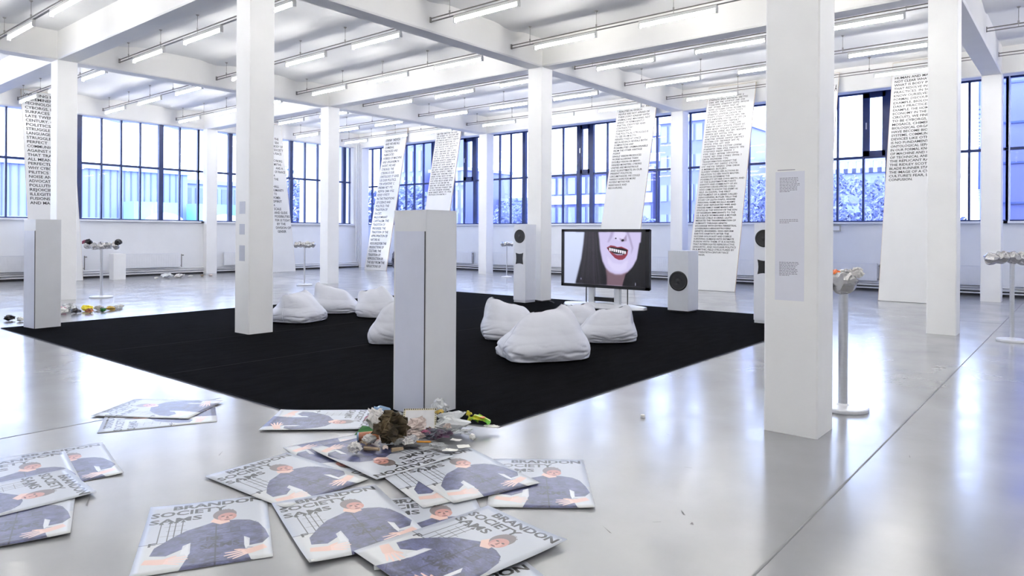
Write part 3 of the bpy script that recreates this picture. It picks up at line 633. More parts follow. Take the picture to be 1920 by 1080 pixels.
# ------------------------------------------------------------------ bean bags
def bean_bag(loc, rz, R, H, ridge, peak, lean, seed, label, sq=.86):
    t = thing('bean_bag', label, 'bean bag', loc, rz)
    n, m = 96, 56; v = []; f = []
    for k in range(m+1):
        u = k/m
        if u < .12: z = 0.004+u*.15; rr = .80+.20*math.sin(u/.12*math.pi/2)
        else:
            w_ = (u-.12)/.88; z = .018+H*(w_**1.0)*(1.0); rr = (1+.11*math.sin(min(1, w_*1.9)*math.pi)) * (1-w_**2.3)**.62
        w_ = max(0, (u-.12)/.88)
        for i in range(n):
            a = 2*math.pi*i/n; ca_, sa_ = math.cos(a), math.sin(a)
            w0 = max(0, (u-.12)/.88); p = 3.9-1.9*min(1, w0*1.4); q = (abs(ca_)**p+abs(sa_)**p)**(-1/p)
            rx = R*rr*q*(1-.18*w_); ry = R*rr*q*sq
            # the cloth gathers into a ridge seam at the top
            x = ca_*rx+math.copysign(1, ca_)*ridge*(abs(ca_)**.8)*(w_**2.2)*R; y = sa_*ry
            x += peak[0]*w_**1.4; y += peak[1]*w_**1.4
            zz = z*(1+lean*ca_*w_*.5) + .05*w_**3*(abs(ca_)**3)*H
            c2_ = Vector((ca_*1.6, sa_*1.6, u*1.8+seed*5)); fold = noise.noise(c2_)
            # cloth folds: a few sharp creases, mostly low down and near the corners
            low = math.exp(-((u-.22)/.16)**2); crn = abs(ca_*sa_)*2; cd_ = noise.noise(Vector((ca_*2+seed, sa_*2, seed*2)))
            wr = abs(noise.noise(Vector((a*2.0+seed+u*5*(1 if cd_ > 0 else -1), u*6, seed+ca_))))
            k2 = (R/.62)*(.050*fold - .052*max(0, .20-wr)/.20*.85*(low*(.20+.80*crn)+.06))
            k2 *= min(1, u/.04)*min(1, (1-u)/.10+.05)
            nx, ny = ca_, sa_
            v.append((x+nx*k2, y+ny*k2, max(.003, zz+(.02*fold*w_ if u > .12 else 0))))
        if k:
            b = (k-1)*n
            for i in range(n): f.append((b+i, b+(i+1) % n, b+n+(i+1) % n, b+n+i))
    f.append(tuple(range(n))[::-1])
    o = obj('cover', MB().add(v, f), m_bag, t, smooth=True)
    # piped seams: round the base and up over the ridge
    sm = MB(); k = 5; pts = [Vector(v[k*n+i])*1.003 for i in range(0, n, 3)]; sm.path(pts+[pts[0]], .0035, 5)
    for i0 in (0, n//2):
        sm.path([Vector(v[kk*n+i0]) for kk in range(6, m-1, 3)], .003, 5)
    obj('seam', sm, m_bag, t)
    return t
Z = .0115
bean_bag((1.43, 8.75, Z), .35, .43, .445, .55, (.02, .10), .1, 1, 'white bean bag just right of the carpet column, far left of the group')
bean_bag((2.62, 9.35, Z), -.7, .40, .46, .5, (-.14, .05), -.3, 2, 'white bean bag below the slim column, farthest of the left group')
bean_bag((2.76, 8.25, Z), -.9, .38, .455, .45, (-.18, .1), .2, 3, 'white bean bag with pointed left tip, behind the half-hidden one')
bean_bag((1.02, 5.78, Z), -.8, .39, .52, .35, (.06, .0), 0, 4, 'white bean bag partly hidden by the left side of the tall plinth')
bean_bag((2.32, 4.82, Z), -.9, .41, .475, .5, (-.10, .12), -.25, 5, 'white bean bag behind the largest one, on its left')
bean_bag((1.38, 3.57, Z), -.55, .515, .53, .35, (.10, .10), .15, 6, 'largest white bean bag, nearest the viewer right of the plinth', .82)
bean_bag((3.75, 4.60, Z), -.5, .36, .37, .4, (-.05, .0), .1, 7, 'white bean bag glimpsed between the largest one and the right one')
bean_bag((3.02, 3.70, Z), -.75, .39, .435, .45, (.12, -.02), .15, 8, 'white bean bag at the right end of the right group')

# ------------------------------------------------------------------ crumpled things
def crumple(name, r, seed, amp=.35, freq=2.2, sub=4, scale=(1, 1, 1), flat=.0):
    bm = bmesh.new(); bmesh.ops.create_icosphere(bm, subdivisions=sub, radius=1)
    for v in bm.verts:
        p = v.co.normalized(); o = Vector((seed*3.1, seed*1.7, seed))
        d = noise.noise(p*freq+o)*.6 + (1-abs(noise.noise(p*freq*1.9+o))*2.2)*.35 - abs(noise.noise(p*freq*4+o))*.35
        q = p*(1+amp*d); v.co = Vector((q.x*scale[0]*r, q.y*scale[1]*r, q.z*scale[2]*r))
    zmin = min(v.co.z for v in bm.verts)
    for v in bm.verts: v.co.z = max(v.co.z-zmin-flat*r, .0008)
    mb = MB(); bm.verts.ensure_lookup_table(); mb.add([v.co for v in bm.verts], [tuple(x.index for x in fa.verts) for fa in bm.faces]); bm.free(); return mb
def crush(sx, sy, sz, seed, n=22, folds=8, amt=.30):
    rn = random.Random(seed); P_ = []
    for j_ in range(n+1):
        for i in range(n+1):
            u, v_ = i/n*2-1, j_/n*2-1; r2 = (u*u+v_*v_)/2; P_.append(Vector((u*(1-.45*r2), v_*(1-.45*r2), .9-1.1*r2)))
    for k in range(folds):
        a = Vector((rn.gauss(0, 1), rn.gauss(0, 1), rn.gauss(0, .8))).normalized(); b = Vector((rn.gauss(0, 1), rn.gauss(0, 1), rn.gauss(0, 1))).normalized(); f_ = rn.uniform(.5, 2.4); ph = rn.random(); am = amt/f_
        for i, p in enumerate(P_):
            t_ = (p.dot(a)*f_+ph) % 1; P_[i] = p+b*am*(abs(t_-.5)*4-1)
    lo = [min(p[c] for p in P_) for c in range(3)]; hi = [max(p[c] for p in P_) for c in range(3)]; S_ = (sx, sy, sz)
    v = [tuple((p[c]-(lo[c]+hi[c])/2)/(hi[c]-lo[c])*S_[c] if c < 2 else (p[2]-lo[2])/(hi[2]-lo[2])*sz for c in range(3)) for p in P_]
    f = []
    for j_ in range(n):
        for i in range(n): b = j_*(n+1)+i; f += [(b, b+1, b+n+2), (b, b+n+2, b+n+1)]
    return MB().add(v, f)
def wad(sx, sy, sz, seed, folds=10, amt=.16, sub=4):          # a closed crumpled ball with sharp facets
    rn = random.Random(seed); bm = bmesh.new(); bmesh.ops.create_icosphere(bm, subdivisions=sub, radius=1)
    for k in range(folds):
        a = Vector((rn.gauss(0, 1), rn.gauss(0, 1), rn.gauss(0, 1))).normalized(); b = Vector((rn.gauss(0, 1), rn.gauss(0, 1), rn.gauss(0, 1))).normalized(); f_ = rn.uniform(.5, 2.8); ph = rn.random(); am = amt*(1.4/f_+.25)
        for v in bm.verts: t_ = (v.co.dot(a)*f_+ph) % 1; v.co += b*am*(abs(t_-.5)*4-1)
    lo = [min(v.co[c] for v in bm.verts) for c in range(3)]; hi = [max(v.co[c] for v in bm.verts) for c in range(3)]; S_ = (sx, sy, sz); bm.verts.ensure_lookup_table()
    vs_ = [tuple((v.co[c]-(lo[c]+hi[c])/2)/(hi[c]-lo[c])*S_[c] if c < 2 else (v.co[2]-lo[2])/(hi[2]-lo[2])*sz for c in range(3)) for v in bm.verts]
    fs_ = [tuple(x.index for x in fa.verts) for fa in bm.faces]; bm.free(); return MB().add(vs_, fs_)
def sheet(sx, sy, seed, amp=.02, n=10, curl=0):
    v = []; f = []
    for j_ in range(n+1):
        for i in range(n+1):
            x, y = (i/n-.5)*sx, (j_/n-.5)*sy; p = Vector((x*14, y*14, seed))
            z = amp*(noise.noise(p)+.9*abs(noise.noise(p*1.9)))+curl*(abs(i/n-.5)*2)**2*sx
            v.append((x, y, z))
    for j_ in range(n):
        for i in range(n): b = j_*(n+1)+i; f.append((b, b+1, b+n+2, b+n+1))
    zm = min(p[2] for p in v); v = [(a, b, c-zm+.001) for a, b, c in v]
    k = len(v); v2 = v+[(a, b, c+.0012) for a, b, c in v]; f2 = [q[::-1] for q in f]+[tuple(k+i for i in q) for q in f]
    return MB().add(v2, f2)
def rub(name, mb, m, loc, label, cat, rz=0, rx=0, ry=0, group=None, smooth=False):
    o = obj(name, mb, m); o.location = loc; o.rotation_euler = (rx, ry, rz); return tag(o, label, cat, group)
m_brown = mat('brown_paper', (.17, .125, .065), .7, col2=(.05, .038, .02), vscale=9, bump=.5, bscale=30)
m_brown2 = mat('light_brown_card', (.36, .27, .17), .7, var=.3, vscale=12)
m_tissue = mat('white_tissue', (.72, .70, .68), .8, var=.12, vscale=10, bump=.4, bscale=40)
m_pinkt = mat('pinkish_tissue', (.72, .62, .58), .8, var=.15, vscale=10)
m_green = mat('green_packet', (.02, .16, .03), .35, var=.2)
m_lime = mat('lime_packet', (.16, .50, .05), .3, col2=(.65, .60, .03), vscale=16)
m_yel = mat('yellow_packet', (.85, .72, .05), .35, var=.1)
m_orange = mat('orange_card', (.50, .18, .07), .45, col2=(.32, .13, .08), vscale=20)
m_orcap = mat('orange_cap', (.75, .17, .03), .35, var=.1)
m_blue = film_mat('pale_blue_plastic', (.35, .52, .75), .75)
m_film = film_mat('clear_wrap', (.55, .57, .58), .45)
m_bagw = film_mat('grey_white_carrier_bag', (.72, .74, .75), .88, .3)
m_dark = mat('dark_wrapper', (.02, .018, .022), .3, var=.3)
m_purple = mat('purple_wrapper', (.12, .05, .10), .3, col2=(.10, .11, .14), vscale=18)
m_pink = mat('magenta_wrapper', (.45, .10, .20), .35, var=.3, vscale=20)
m_gold = mat('gold_foil', (.60, .42, .10), .3, metal=.6, var=.2, vscale=20)
m_paper = mat('white_paper_scrap', (.78, .77, .73), .7, var=.05)
m_card = mat('pale_card', (.66, .66, .68), .5, var=.06, vscale=20)
m_pencil = mat('orange_pencil', (.80, .33, .02), .4, var=.1)

# ------------------------------------------------------------------ posters
def poster_image(seed=0):
    W_, H_ = 520, 722; im = raster(W_*2, H_*2, (.73, .75, .785))
    yy, xx = np.mgrid[0:H_*2, 0:W_*2]; im *= (1-.05*np.sin(xx/700+1)*np.cos(yy/500))[..., None]
    fill(im, [(0, .60), (1, .60), (1, 1), (0, 1)], (.80, .805, .80), .8)
    ink = (.05, .05, .06)
    for x in (.13, .20, .245, .30):
        fill(im, [(x-.004, .30), (x+.004, .30), (x+.004, .60), (x-.004, .60)], ink, .85)
        fill(im, [(x-.02, .315), (x, .275), (x+.02, .315)], ink, .85)
    fill(im, [(0, .598), (.36, .602), (.36, .609), (0, .605)], (.25, .26, .30), .8)
    for x0_, x1_, y_ in ((.16, .32, .36), (.18, .34, .43), (.14, .3, .50)): fill(im, [(x0_, y_), (x1_, y_+.01), (x1_, y_+.014), (x0_, y_+.004)], ink, .5)
    sh, sh2, skin = (.26, .275, .40), (.17, .18, .26), (.86, .72, .67)
    # torso in a dark blue work shirt, both arms akimbo
    fill(im, [(.56, .375), (.45, .42), (.34, .46), (.24, .54), (.12, .66), (.10, .76), (.22, .79), (.34, .72), (.37, .66), (.38, .84), (.33, 1), (.84, 1), (.80, .84), (.79, .66), (.82, .72), (.83, .80), (.93, .79), (.985, .72), (.96, .60), (.91, .48), (.84, .42), (.74, .39)], sh)
    rn = random.Random(5)
    for k in range(60):
        x, y = rn.uniform(.36, .8), rn.uniform(.45, .97); l = rn.uniform(.04, .16); sl_ = rn.uniform(-.05, .05); g = rn.choice((sh2, (.36, .38, .52), (.31, .33, .46)))
        fill(im, [(x, y), (x+l, y+sl_), (x+l, y+sl_+.008), (x, y+.012)], g, .55)
    msk = (im[..., 2] > im[..., 0]*1.22) & (im[..., 0] < .45)
    ns = np.random.RandomState(4); lo = ns.rand(36, 20, 1).astype(np.float32); lo = np.kron(lo, np.ones((41, 52, 1), np.float32))[:H_*2, :W_*2]; hi = np.kron(ns.rand(180, 60, 1).astype(np.float32), np.ones((9, 18, 1), np.float32))[:H_*2, :W_*2]
    lo = blur(lo, 16); hi = blur(hi, 3); sh_ = .66+.55*lo+.30*hi; im = np.where(msk[..., None], im*sh_, im)
    fill(im, [(.565, .42), (.575, .42), (.585, 1), (.572, 1)], sh2, .9)
    fill(im, [(.68, .51), (.76, .505), (.765, .57), (.685, .575)], sh2, .6); fill(im, [(.695, .522), (.75, .518), (.752, .56), (.698, .563)], sh, 1)
    fill(im, [(.33, .68), (.385, .65), (.39, .80), (.37, .84), (.355, .80), (.32, .80)], (.84, .85, .86), .9)
    fill(im, [(.79, .66), (.835, .70), (.83, .80), (.80, .84), (.79, .78)], (.84, .85, .86), .9)
    # head: grey-brown hair, reddish face turned down
    fill(im, [(.52, .37), (.56, .30), (.66, .33), (.68, .41), (.60, .43)], skin)
    fill(im, ell(.635, .275, .098, .088), (.42, .38, .38)); fill(im, ell(.655, .318, .078, .066), (.72, .50, .46)); fill(im, ell(.655, .345, .05, .04), (.78, .58, .54))
    fill(im, ell(.62, .305, .016, .007), (.10, .07, .07)); fill(im, ell(.685, .305, .016, .007), (.10, .07, .07)); fill(im, [(.65, .31), (.662, .31), (.67, .345), (.645, .345)], (.42, .22, .19), .8); fill(im, ell(.657, .366, .026, .006), (.30, .10, .10))
    for k in range(26):
        a = rn.uniform(3.1, 6.2); fill(im, [(.635+.06*math.cos(a), .27+.05*math.sin(a)), (.635+.10*math.cos(a), .27+.095*math.sin(a)), (.64+.10*math.cos(a), .27+.09*math.sin(a))], (.42, .40, .40), .8)
    # hands resting on the hips, fingers spread
    def hand(cx, cy, ang, flip):
        def R_(p): x, y = p; x *= flip; c_, s_ = math.cos(ang), math.sin(ang); return (cx+(x*c_-y*s_), cy+(x*s_+y*c_)*.72)
        fill(im, [R_(p) for p in ((-.13, -.045), (0, -.045), (.05, -.05), (.06, .04), (0, .05), (-.13, .035))], skin)
        for k, (o_, l) in enumerate(((-.042, .115), (-.018, .14), (.008, .13), (.030, .105))):
            fill(im, [R_(p) for p in ((.03, o_-.010), (.05+l*.6, o_*1.5-.010), (.05+l, o_*1.9-.006), (.05+l, o_*1.9+.006), (.05+l*.6, o_*1.5+.012), (.03, o_+.012))], (.89, .77, .73))
        fill(im, [R_(p) for p in ((0, -.04), (.05, -.085), (.085, -.10), (.09, -.085), (.05, -.045))], skin)
    hand(.19, .855, .25, 1); hand(.83, .875, -.35, -1)
    textimg(im, 'BRANDON', .20, .030, .76, .066, ink, 1, .035); textimg(im, 'SOCIETY', .03, .122, .62, .07, ink, .92, .026); textimg(im, 'SAMS', .03, .232, .42, .066, ink, .92, .026); textimg(im, 'F', .07, .585, .055, .048, ink, .9, .02)
    textimg(im, 'RE', .50, .60, .13, .055, (.10, .10, .15), .6, .02); textimg(im, 'SAMS', .46, .70, .30, .065, (.10, .10, .15), .6, .02)
    im = im.reshape(H_, 2, W_, 2, 3).mean((1, 3)); return im
PM = img_mat('poster_print', to_image('poster_print', poster_image()), .3, spec=.7)
PW, PH = .592, .822
def poster(x, y, ux, uy, lvl, label, curl=(0, 0, 0, 0), seed=1):
    l = math.hypot(ux, uy); ux, uy = ux/l, uy/l; nx, ny = 14, 18; v = []; f = []
    for j_ in range(ny+1):
        for i in range(nx+1):
            u, w_ = i/nx, j_/ny; z = .0006*math.sin(u*7+seed)*math.sin(w_*8+seed*2)+.0007
            for (cu, cw, cval) in ((0, 0, curl[0]), (1, 0, curl[1]), (1, 1, curl[2]), (0, 1, curl[3])):
                d = math.hypot((u-cu)*PW, (w_-cw)*PH); z += cval*.6*max(0, 1-d/.30)**2.2
            v.append((u*PW, -w_*PH, z))
    for j_ in range(ny):
        for i in range(nx): b = j_*(nx+1)+i; f.append((b, b+nx+1, b+nx+2, b+1))
    k = len(v); nf = len(f); mb = MB(); mb.add(v, f); mb.cur = 1
    mb.add([(a, b, c-.0007) for a, b, c in v], [q[::-1] for q in f])
    ring = [i for i in range(nx+1)]+[j_*(nx+1)+nx for j_ in range(1, ny+1)]+[ny*(nx+1)+i for i in range(nx-1, -1, -1)]+[j_*(nx+1) for j_ in range(ny-1, 0, -1)]
    b = len(mb.v); mb.v += []; 
    for a, c in zip(ring, ring[1:]+ring[:1]): mb.f.append((a, c, k+c, k+a)); mb.mi.append(1)
    o = obj('poster', mb, [PM, m_paper]); o.location = (x, y, .0012+lvl*.0028); o.rotation_euler = (0, 0, math.atan2(uy, ux))
    add_uv(o.data, lambda co: (min(1, max(0, co.x/PW)), min(1, max(0, 1+co.y/PH))))
    for p in o.data.polygons: p.use_smooth = True
    return tag(o, label, 'poster')
P = [(-1.895, 1.507, .62, -.785, 2, 'man poster at the right end of the heap, lying alone beside the others', (0, 0, .012, 0)),
     (-3.278, 1.924, .939, -.345, 4, 'man poster in the middle of the front row, BRANDON above his head', (0, 0, 0, .02)),
     (-3.728, 2.373, .874, -.485, 1, 'man poster at the left of the front row with soft creases', (.012, 0, 0, 0)),
     (-3.303, 2.625, .999, .039, 3, 'man poster behind the front row, between floor and rubbish heap', (0, 0, 0, .012)),
     (-2.085, 1.700, -.994, .11, 6, 'upside-down man poster with rubbish lying on it', (.02, 0, .012, 0)),
     (-2.41, 1.94, .96, -.28, 5, 'man poster right of the upside-down one, lower left corner over others', (0, 0, 0, .006)),
     (-2.53, 2.02, .95, -.31, 4.4, 'poster sheet showing only a blue sleeve, beneath the one beside it', (0, 0, 0, 0)),
     (-2.546, .983, -.143, -.99, 7, 'man poster at the bottom edge turned sideways, BRANDON running down its right', (0, .015, 0, 0)),
     (-2.905, 1.56, .80, -.60, 2.4, 'man poster lowest in the heap, only SOCI and dark shoulders showing', (0, 0, 0, 0)),
     (-2.28, 1.85, -.97, .24, .5, 'grey poster sheet showing as a sliver between front row and upside-down poster', (0, 0, 0, 0)),
     (-1.567, 3.068, -.74, -.67, 4.2, 'man poster lying sideways at the carpet edge left of the rubbish', (0, .012, 0, .012)),
     (-3.213, 4.686, .818, .574, 2.5, 'upper of two pale glaring posters lying near the carpet at left', (0, 0, .012, 0)),
     (-3.359, 4.138, .434, .90, .5, 'lower of two pale glaring posters lying near the carpet at left', (0, 0, .0, 0)),
     (-4.0, 3.99, .977, -.21, .5, 'rearmost poster of the left-edge heap, sleeve and hand showing', (0, 0, .012, 0)),
     (-4.245, 3.955, .98, -.20, 1.8, 'left-edge poster with face under the letters, second from the back', (0, 0, 0, 0)),
     (-3.795, 3.40, -.07, -.998, 4.6, 'left-edge poster turned sideways, BRANDON running down to its right corner', (0, .012, 0, 0)),
     (-4.395, 3.305, .937, -.35, 3.2, 'nearest poster of the left-edge heap, hand at its right side', (0, 0, .012, 0)),
     (-3.44, .665, .93, -.36, .5, 'poster cut by the bottom edge, lying under the sideways one', (0, 0, 0, 0))]
for k, (x, y, ux, uy, lv, lb, cu) in enumerate(P): poster(x, y, ux, uy, lv, lb, cu, k)

# ------------------------------------------------------------------ rubbish at the foot of the tall plinth
def at(x, y, z=0): return (x, y, z)
zb = .026
def heap(x, y, d): return (x+.771*d, y+.637*d)          # step back from the near edge by half the thing's depth
def put(name, mb, m, x, y, d, z, label, cat, rz=0, **k): a, b = heap(x, y, d); return rub(name, mb, m, (a, b, z), label, cat, rz, **k)
put('brown_paper', wad(.27, .25, .25, 6, 14, .20, 5), m_brown, -2.245, 2.15, .08, zb, 'crumpled dark brown paper, biggest ball at the front of the rubbish heap', 'paper')
put('tissue', wad(.17, .16, .16, 12), m_tissue, -1.99, 2.60, .05, .013, 'crumpled white tissue behind the left of the brown paper', 'tissue')
put('tissue', wad(.17, .17, .15, 8), m_pinkt, -2.0, 2.18, .10, zb, 'pinkish crumpled tissue right of the brown paper', 'tissue')
put('tissue', wad(.12, .10, .075, 9), m_tissue, -2.478, 2.245, .03, zb, 'white tissue ball at the front left tip of the rubbish', 'tissue')
put('tissue', wad(.14, .11, .065, 11), m_tissue, -2.302, 2.308, .03, .035, 'white tissue wad in front of the orange roll', 'tissue', .5)
put('tissue', wad(.14, .09, .06, 13), m_tissue, -2.141, 2.121, .0, zb, 'white tissue wad right below the brown paper', 'tissue', -.6)
put('tissue', wad(.15, .08, .06, 15), m_pinkt, -2.03, 2.13, .04, zb+.01, 'small pinkish wad in front of the orange lid', 'tissue', -.8)
for (x, y, l, rz, lb) in ((-2.353, 2.205, .11, -1.1, 'strip of light brown card under the brown paper, left'), (-2.249, 2.065, .08, -.4, 'strip of light brown card under the brown paper, right')):
    rub('card_strip', MB().tube((-l/2, 0, .014), (l/2, 0, .014), .015, .011, 10), m_brown2, (x, y, zb), lb, 'card', rz)
rub('green_packet', MB().add([(-.08, -.04, 0), (.08, -.03, 0), (.07, .05, 0), (-.05, .05, 0), (-.02, 0, .055), (.03, 0, .045)], [(0, 1, 5, 4), (1, 2, 5), (2, 3, 4, 5), (3, 0, 4), (3, 2, 1, 0)]), m_green, (-2.08, 2.62, .012), 'folded green packet at the left of the heap', 'packet', -.6)
t = thing('cardboard_roll', 'orange-brown cardboard roll with its hollow end painted dark, left side of heap', 'roll', (-2.20, 2.44, .045), -.75)
obj('sleeve', MB().tube((-.07, 0, 0), (.08, 0, .01), .030, .030, 20), m_orange, t); obj('hollow_shade', MB().tube((-.073, 0, 0), (-.070, 0, 0), .024, .024, 20), m_dark, t); obj('rim', MB().lathe([(.030, -.072), (.033, -.068), (.033, -.062), (.030, -.060)], 20, M=Matrix.Rotation(math.pi/2, 4, 'Y')), m_blue, t)  # dark disc on the closed tube paints the shade of its hollow
rub('plastic_bottle', MB().lathe([(.026, 0), (.032, .01), (.032, .09), (.012, .115), (.012, .135)], 20, M=Matrix.Rotation(math.pi/2-.3, 4, 'Y')), m_blue, (-1.66, 2.83, .05), 'pale blue plastic bottle lying against the plinth foot', 'bottle', 2.4)
rub('clear_wrap', crush(.16, .10, .07, 71), m_film, (-1.72, 2.70, .02), 'clear wrap lying behind the tissue, beside the blue bottle', 'wrap', -.7)
put('pink_wrapper', crush(.075, .07, .07, 21, 12, 5), m_pink, -1.935, 2.77, .02, .012, 'small magenta wrapper on the sideways poster', 'wrapper')
t = thing('greeting_card', 'pale card with a black and yellow dashed border, propped in the heap', 'card', (-1.80, 2.33, .03)); t.rotation_euler = (math.radians(50), 0, math.radians(-46))
obj('card', MB().box(-.125, 0, -.003, .125, .17, 0), m_card, t)
d = MB()
for k in range(15): d.box(-.122+k*.0166, .160, 0, -.112+k*.0166, .168, .002)
for k in range(10): d.box(.114, .005+k*.0165, 0, .122, .013+k*.0165, .002); d.box(-.122, .005+k*.0165, 0, -.114, .013+k*.0165, .002)
obj('border_dash', d, m_dark, t)['kind'] = 'stuff'
d = MB(); d.box(-.125, .156, 0, .125, .17, .0012); d.box(.110, 0, 0, .125, .17, .0012); d.box(-.125, 0, 0, -.110, .17, .0012); obj('border', d, mat('pale_yellow_border', (.72, .68, .48), .5, var=.1), t)
rub('plastic_disc', MB().lathe([(.026, 0), (.028, .004), (.028, .026), (.02, .030), (.012, .024)], 20, M=Matrix.Rotation(1.0, 4, 'Y')), m_orcap, (-1.90, 2.22, .075), 'round orange lid in the middle of the heap', 'lid', 3.6)
t = thing('snack_packet', 'black and gold packet standing right of the dashed card', 'packet', (-1.64, 2.28, .02), -.7)
obj('packet', crush(.085, .05, .13, 27, 12, 4), m_dark, t); obj('fold', crush(.08, .05, .04, 28, 10, 4), m_gold, t, (0, 0, .10))
put('plastic_bag', wad(.16, .09, .16, 31, 8, .16), m_bagw, -1.50, 2.42, .03, .04, 'thin white plastic bag standing against the plinth', 'bag', -.8)
put('plastic_bag', wad(.28, .22, .155, 38, 9, .13, 5), m_bagw, -1.70, 2.085, .09, .013, 'large greyish translucent plastic bag at the right of the heap', 'bag', -.8)
t = thing('crisp_packet', 'lime green and yellow crisp packet at the right tip of heap', 'packet', (-1.42, 2.06, .045), math.radians(-68)) 
obj('packet', crush(.19, .12, .07, 44, 16, 4), m_lime, t); obj('yellow_end', crush(.06, .06, .06, 41, 8, 4), m_yel, t, (-.09, .0, .035)); obj('silver_lining', crush(.13, .06, .02, 9, 10, 3), m_paper, t, (.10, -.02, -.015))
obj('logo_patch', MB().box(.01, -.03, .05, .04, .0, .056), m_orcap, t)
put('purple_wrapper', wad(.26, .09, .08, 43), m_purple, -1.915, 2.048, .03, .03, 'dark purple shiny wrapper in front of the heap', 'wrapper', -.86)
put('pink_wrapper', crush(.08, .05, .03, 44, 10, 5), m_pink, -1.96, 2.10, .02, .07, 'pink scrap on the purple wrapper', 'wrapper', -.8)
t = thing('pencil_stub', 'orange pencil stub in front of the purple wrapper', 'pencil', (-2.0, 2.07, .034), -.90)
obj('shaft', MB().tube((-.05, 0, 0), (.05, 0, 0), .007, .007, 6), m_pencil, t); obj('tip', MB().tube((.05, 0, 0), (.062, 0, 0), .007, .001, 6), m_brown2, t)
rub('dark_tray', crush(.26, .13, .025, 47, 12, 4), m_dark, (-2.15, 2.10, zb), 'flat black wrapper under the brown paper', 'wrapper', -.7)
rub('clear_wrap', crush(.24, .15, .03, 49), m_film, (-2.03, 1.92, zb), 'clear plastic wrap over the poster lettering', 'wrap', -.7)
rub('clear_wrap', crush(.22, .10, .05, 52), m_film, (-1.70, 1.99, zb), 'clear plastic wrap beside the grey bag', 'wrap', -.7)
for x, y, sx, sy, rz, lb in ((-1.818, 1.93, .08, .04, -1.3, 'narrow torn white scrap, uppermost of the three paper scraps'), (-1.89, 1.79, .085, .06, -.6, 'square white paper scrap at the right of the heap'), (-2.01, 1.80, .10, .055, -1.1, 'white paper scrap lying lowest on the man poster')):
    rub('paper_scrap', sheet(sx, sy, x*7, .006, 5), m_paper, (x, y, .03), lb, 'paper', rz)
rub('paper_ball', crumple('c', .022, 55, .3, 2, 3), m_paper, (-1.67, 1.91, .003), 'tiny white paper ball at the right of the rubbish', 'paper')
put('tissue', crush(.08, .06, .05, 57), m_pinkt, -1.784, 2.056, .02, .07, 'reddish crumpled tissue on the purple wrapper', 'tissue')
SCR = []
for k in range(16):
    rn = random.Random(k+400); x, y = -1.98+rn.uniform(-.36, .30), 2.18+rn.uniform(-.16, .16); SCR.append((k % 8, .6366*x-.7712*y, k, x, y, rn.uniform(.05, .10)))
for kind in range(8):
    for side, (_, _, k, x, y, w_) in zip(('left', 'right'), sorted(q for q in SCR if q[0] == kind)):
        nm, m_ = [('white tissue', m_tissue), ('cream paper', m_paper), ('black film', m_dark), ('clear film', m_film), ('pinkish tissue', m_pinkt), ('brown card', m_brown2), ('pale grey card', m_card), ('dark purple film', m_purple)][kind]
        rub('rubbish_scrap', crush(w_, w_*.8, w_*.6, k+90, 10, 5), m_, (x, y, .028), 'small %s scrap in the rubbish heap, the %s one of its two' % (nm, side), 'scrap', k, group='small scraps in the rubbish heap')
t = thing('plastic_pot', 'tiny white plastic pot alone on the open floor', 'pot', (-.295, 1.281, 0))
obj('body', MB().lathe([(.018, 0), (.019, .004), (.019, .022), (.016, .025)], 20), m_paper, t); obj('ring', MB().lathe([(.0195, 0), (.021, .002), (.021, .007), (.0195, .009)], 20), m_card, t)

# rubbish beside the far left plinth, and by the left wall
k = 60
FAR = [(-.95, 13.5, .09, m_tissue, 'tissue'), (-.75, 13.1, .07, m_pink, 'wrapper'), (-.55, 13.3, .09, m_bagw, 'bag'), (-.35, 13.0, .07, m_yel, 'packet'), (-.62, 12.75, .06, m_dark, 'wrapper'), (-.45, 12.6, .055, m_orange, 'wrapper'), (-.15, 13.0, .06, m_tissue, 'tissue'), (-.02, 12.8, .055, m_gold, 'wrapper'), (.12, 12.9, .06, m_bagw, 'bag'), (.25, 13.05, .05, m_paper, 'paper'), (-.85, 12.8, .08, m_paper, 'paper'), (-.2, 12.65, .05, m_green, 'wrapper'), (-1.75, 12.35, .06, m_dark, 'wrapper'), (-1.65, 12.1, .05, m_paper, 'paper')]
DES = ['white tissue nearest the column, far left rubbish', 'magenta wrapper on the far left rubbish', 'white bag in the far left rubbish', 'yellow packet in the far left rubbish', 'black wrapper at the front of the far left rubbish', 'orange-brown wrapper at the front of the far left rubbish', 'white tissue right of the yellow packet, far left', 'gold wrapper in the far left rubbish', 'pale bag scrap at the right of the far left rubbish', 'small white paper at the right tip, far left rubbish', 'crumpled white paper beside the far left plinth', 'green wrapper in the far left rubbish', 'dark scrap left of the far left plinth', 'pale scrap left of the far left plinth']
for (x, y, r, m_, nm), ds in zip(FAR, DES):
    k += 1; rub({'tissue': 'tissue', 'wrapper': 'crumpled_wrapper', 'bag': 'plastic_bag', 'packet': 'snack_packet', 'paper': 'crumpled_paper'}[nm], wad(r*3, r*2.4, r*1.7, k, 8, .18, 3), m_, (x, y, 0), ds, nm)
for (x, y, r, m_, ds, nm) in ((5.0, 21.6, .14, m_bagw, 'white plastic bag lying by the left wall below a radiator', 'plastic_bag'), (5.35, 21.5, .12, m_tissue, 'white crumpled sheet beside the bag by the left wall', 'tissue'), (5.75, 21.6, .06, m_paper, 'small paper right of the bag by the left wall', 'crumpled_paper'), (6.2, 21.7, .05, m_brown2, 'brown scrap by the left wall', 'crumpled_paper'), (6.5, 21.7, .055, m_pinkt, 'pinkish scrap nearest the wall column', 'crumpled_paper'), (4.6, 21.5, .05, m_paper, 'pale scrap left of the bag by the left wall', 'crumpled_paper')):
    k += 1; rub(nm, wad(r*3.2, r*2.2, r*1.2, k, 8, .18, 3), m_, (x, y, 0), ds, 'bag' if 'bag' in nm else 'paper')
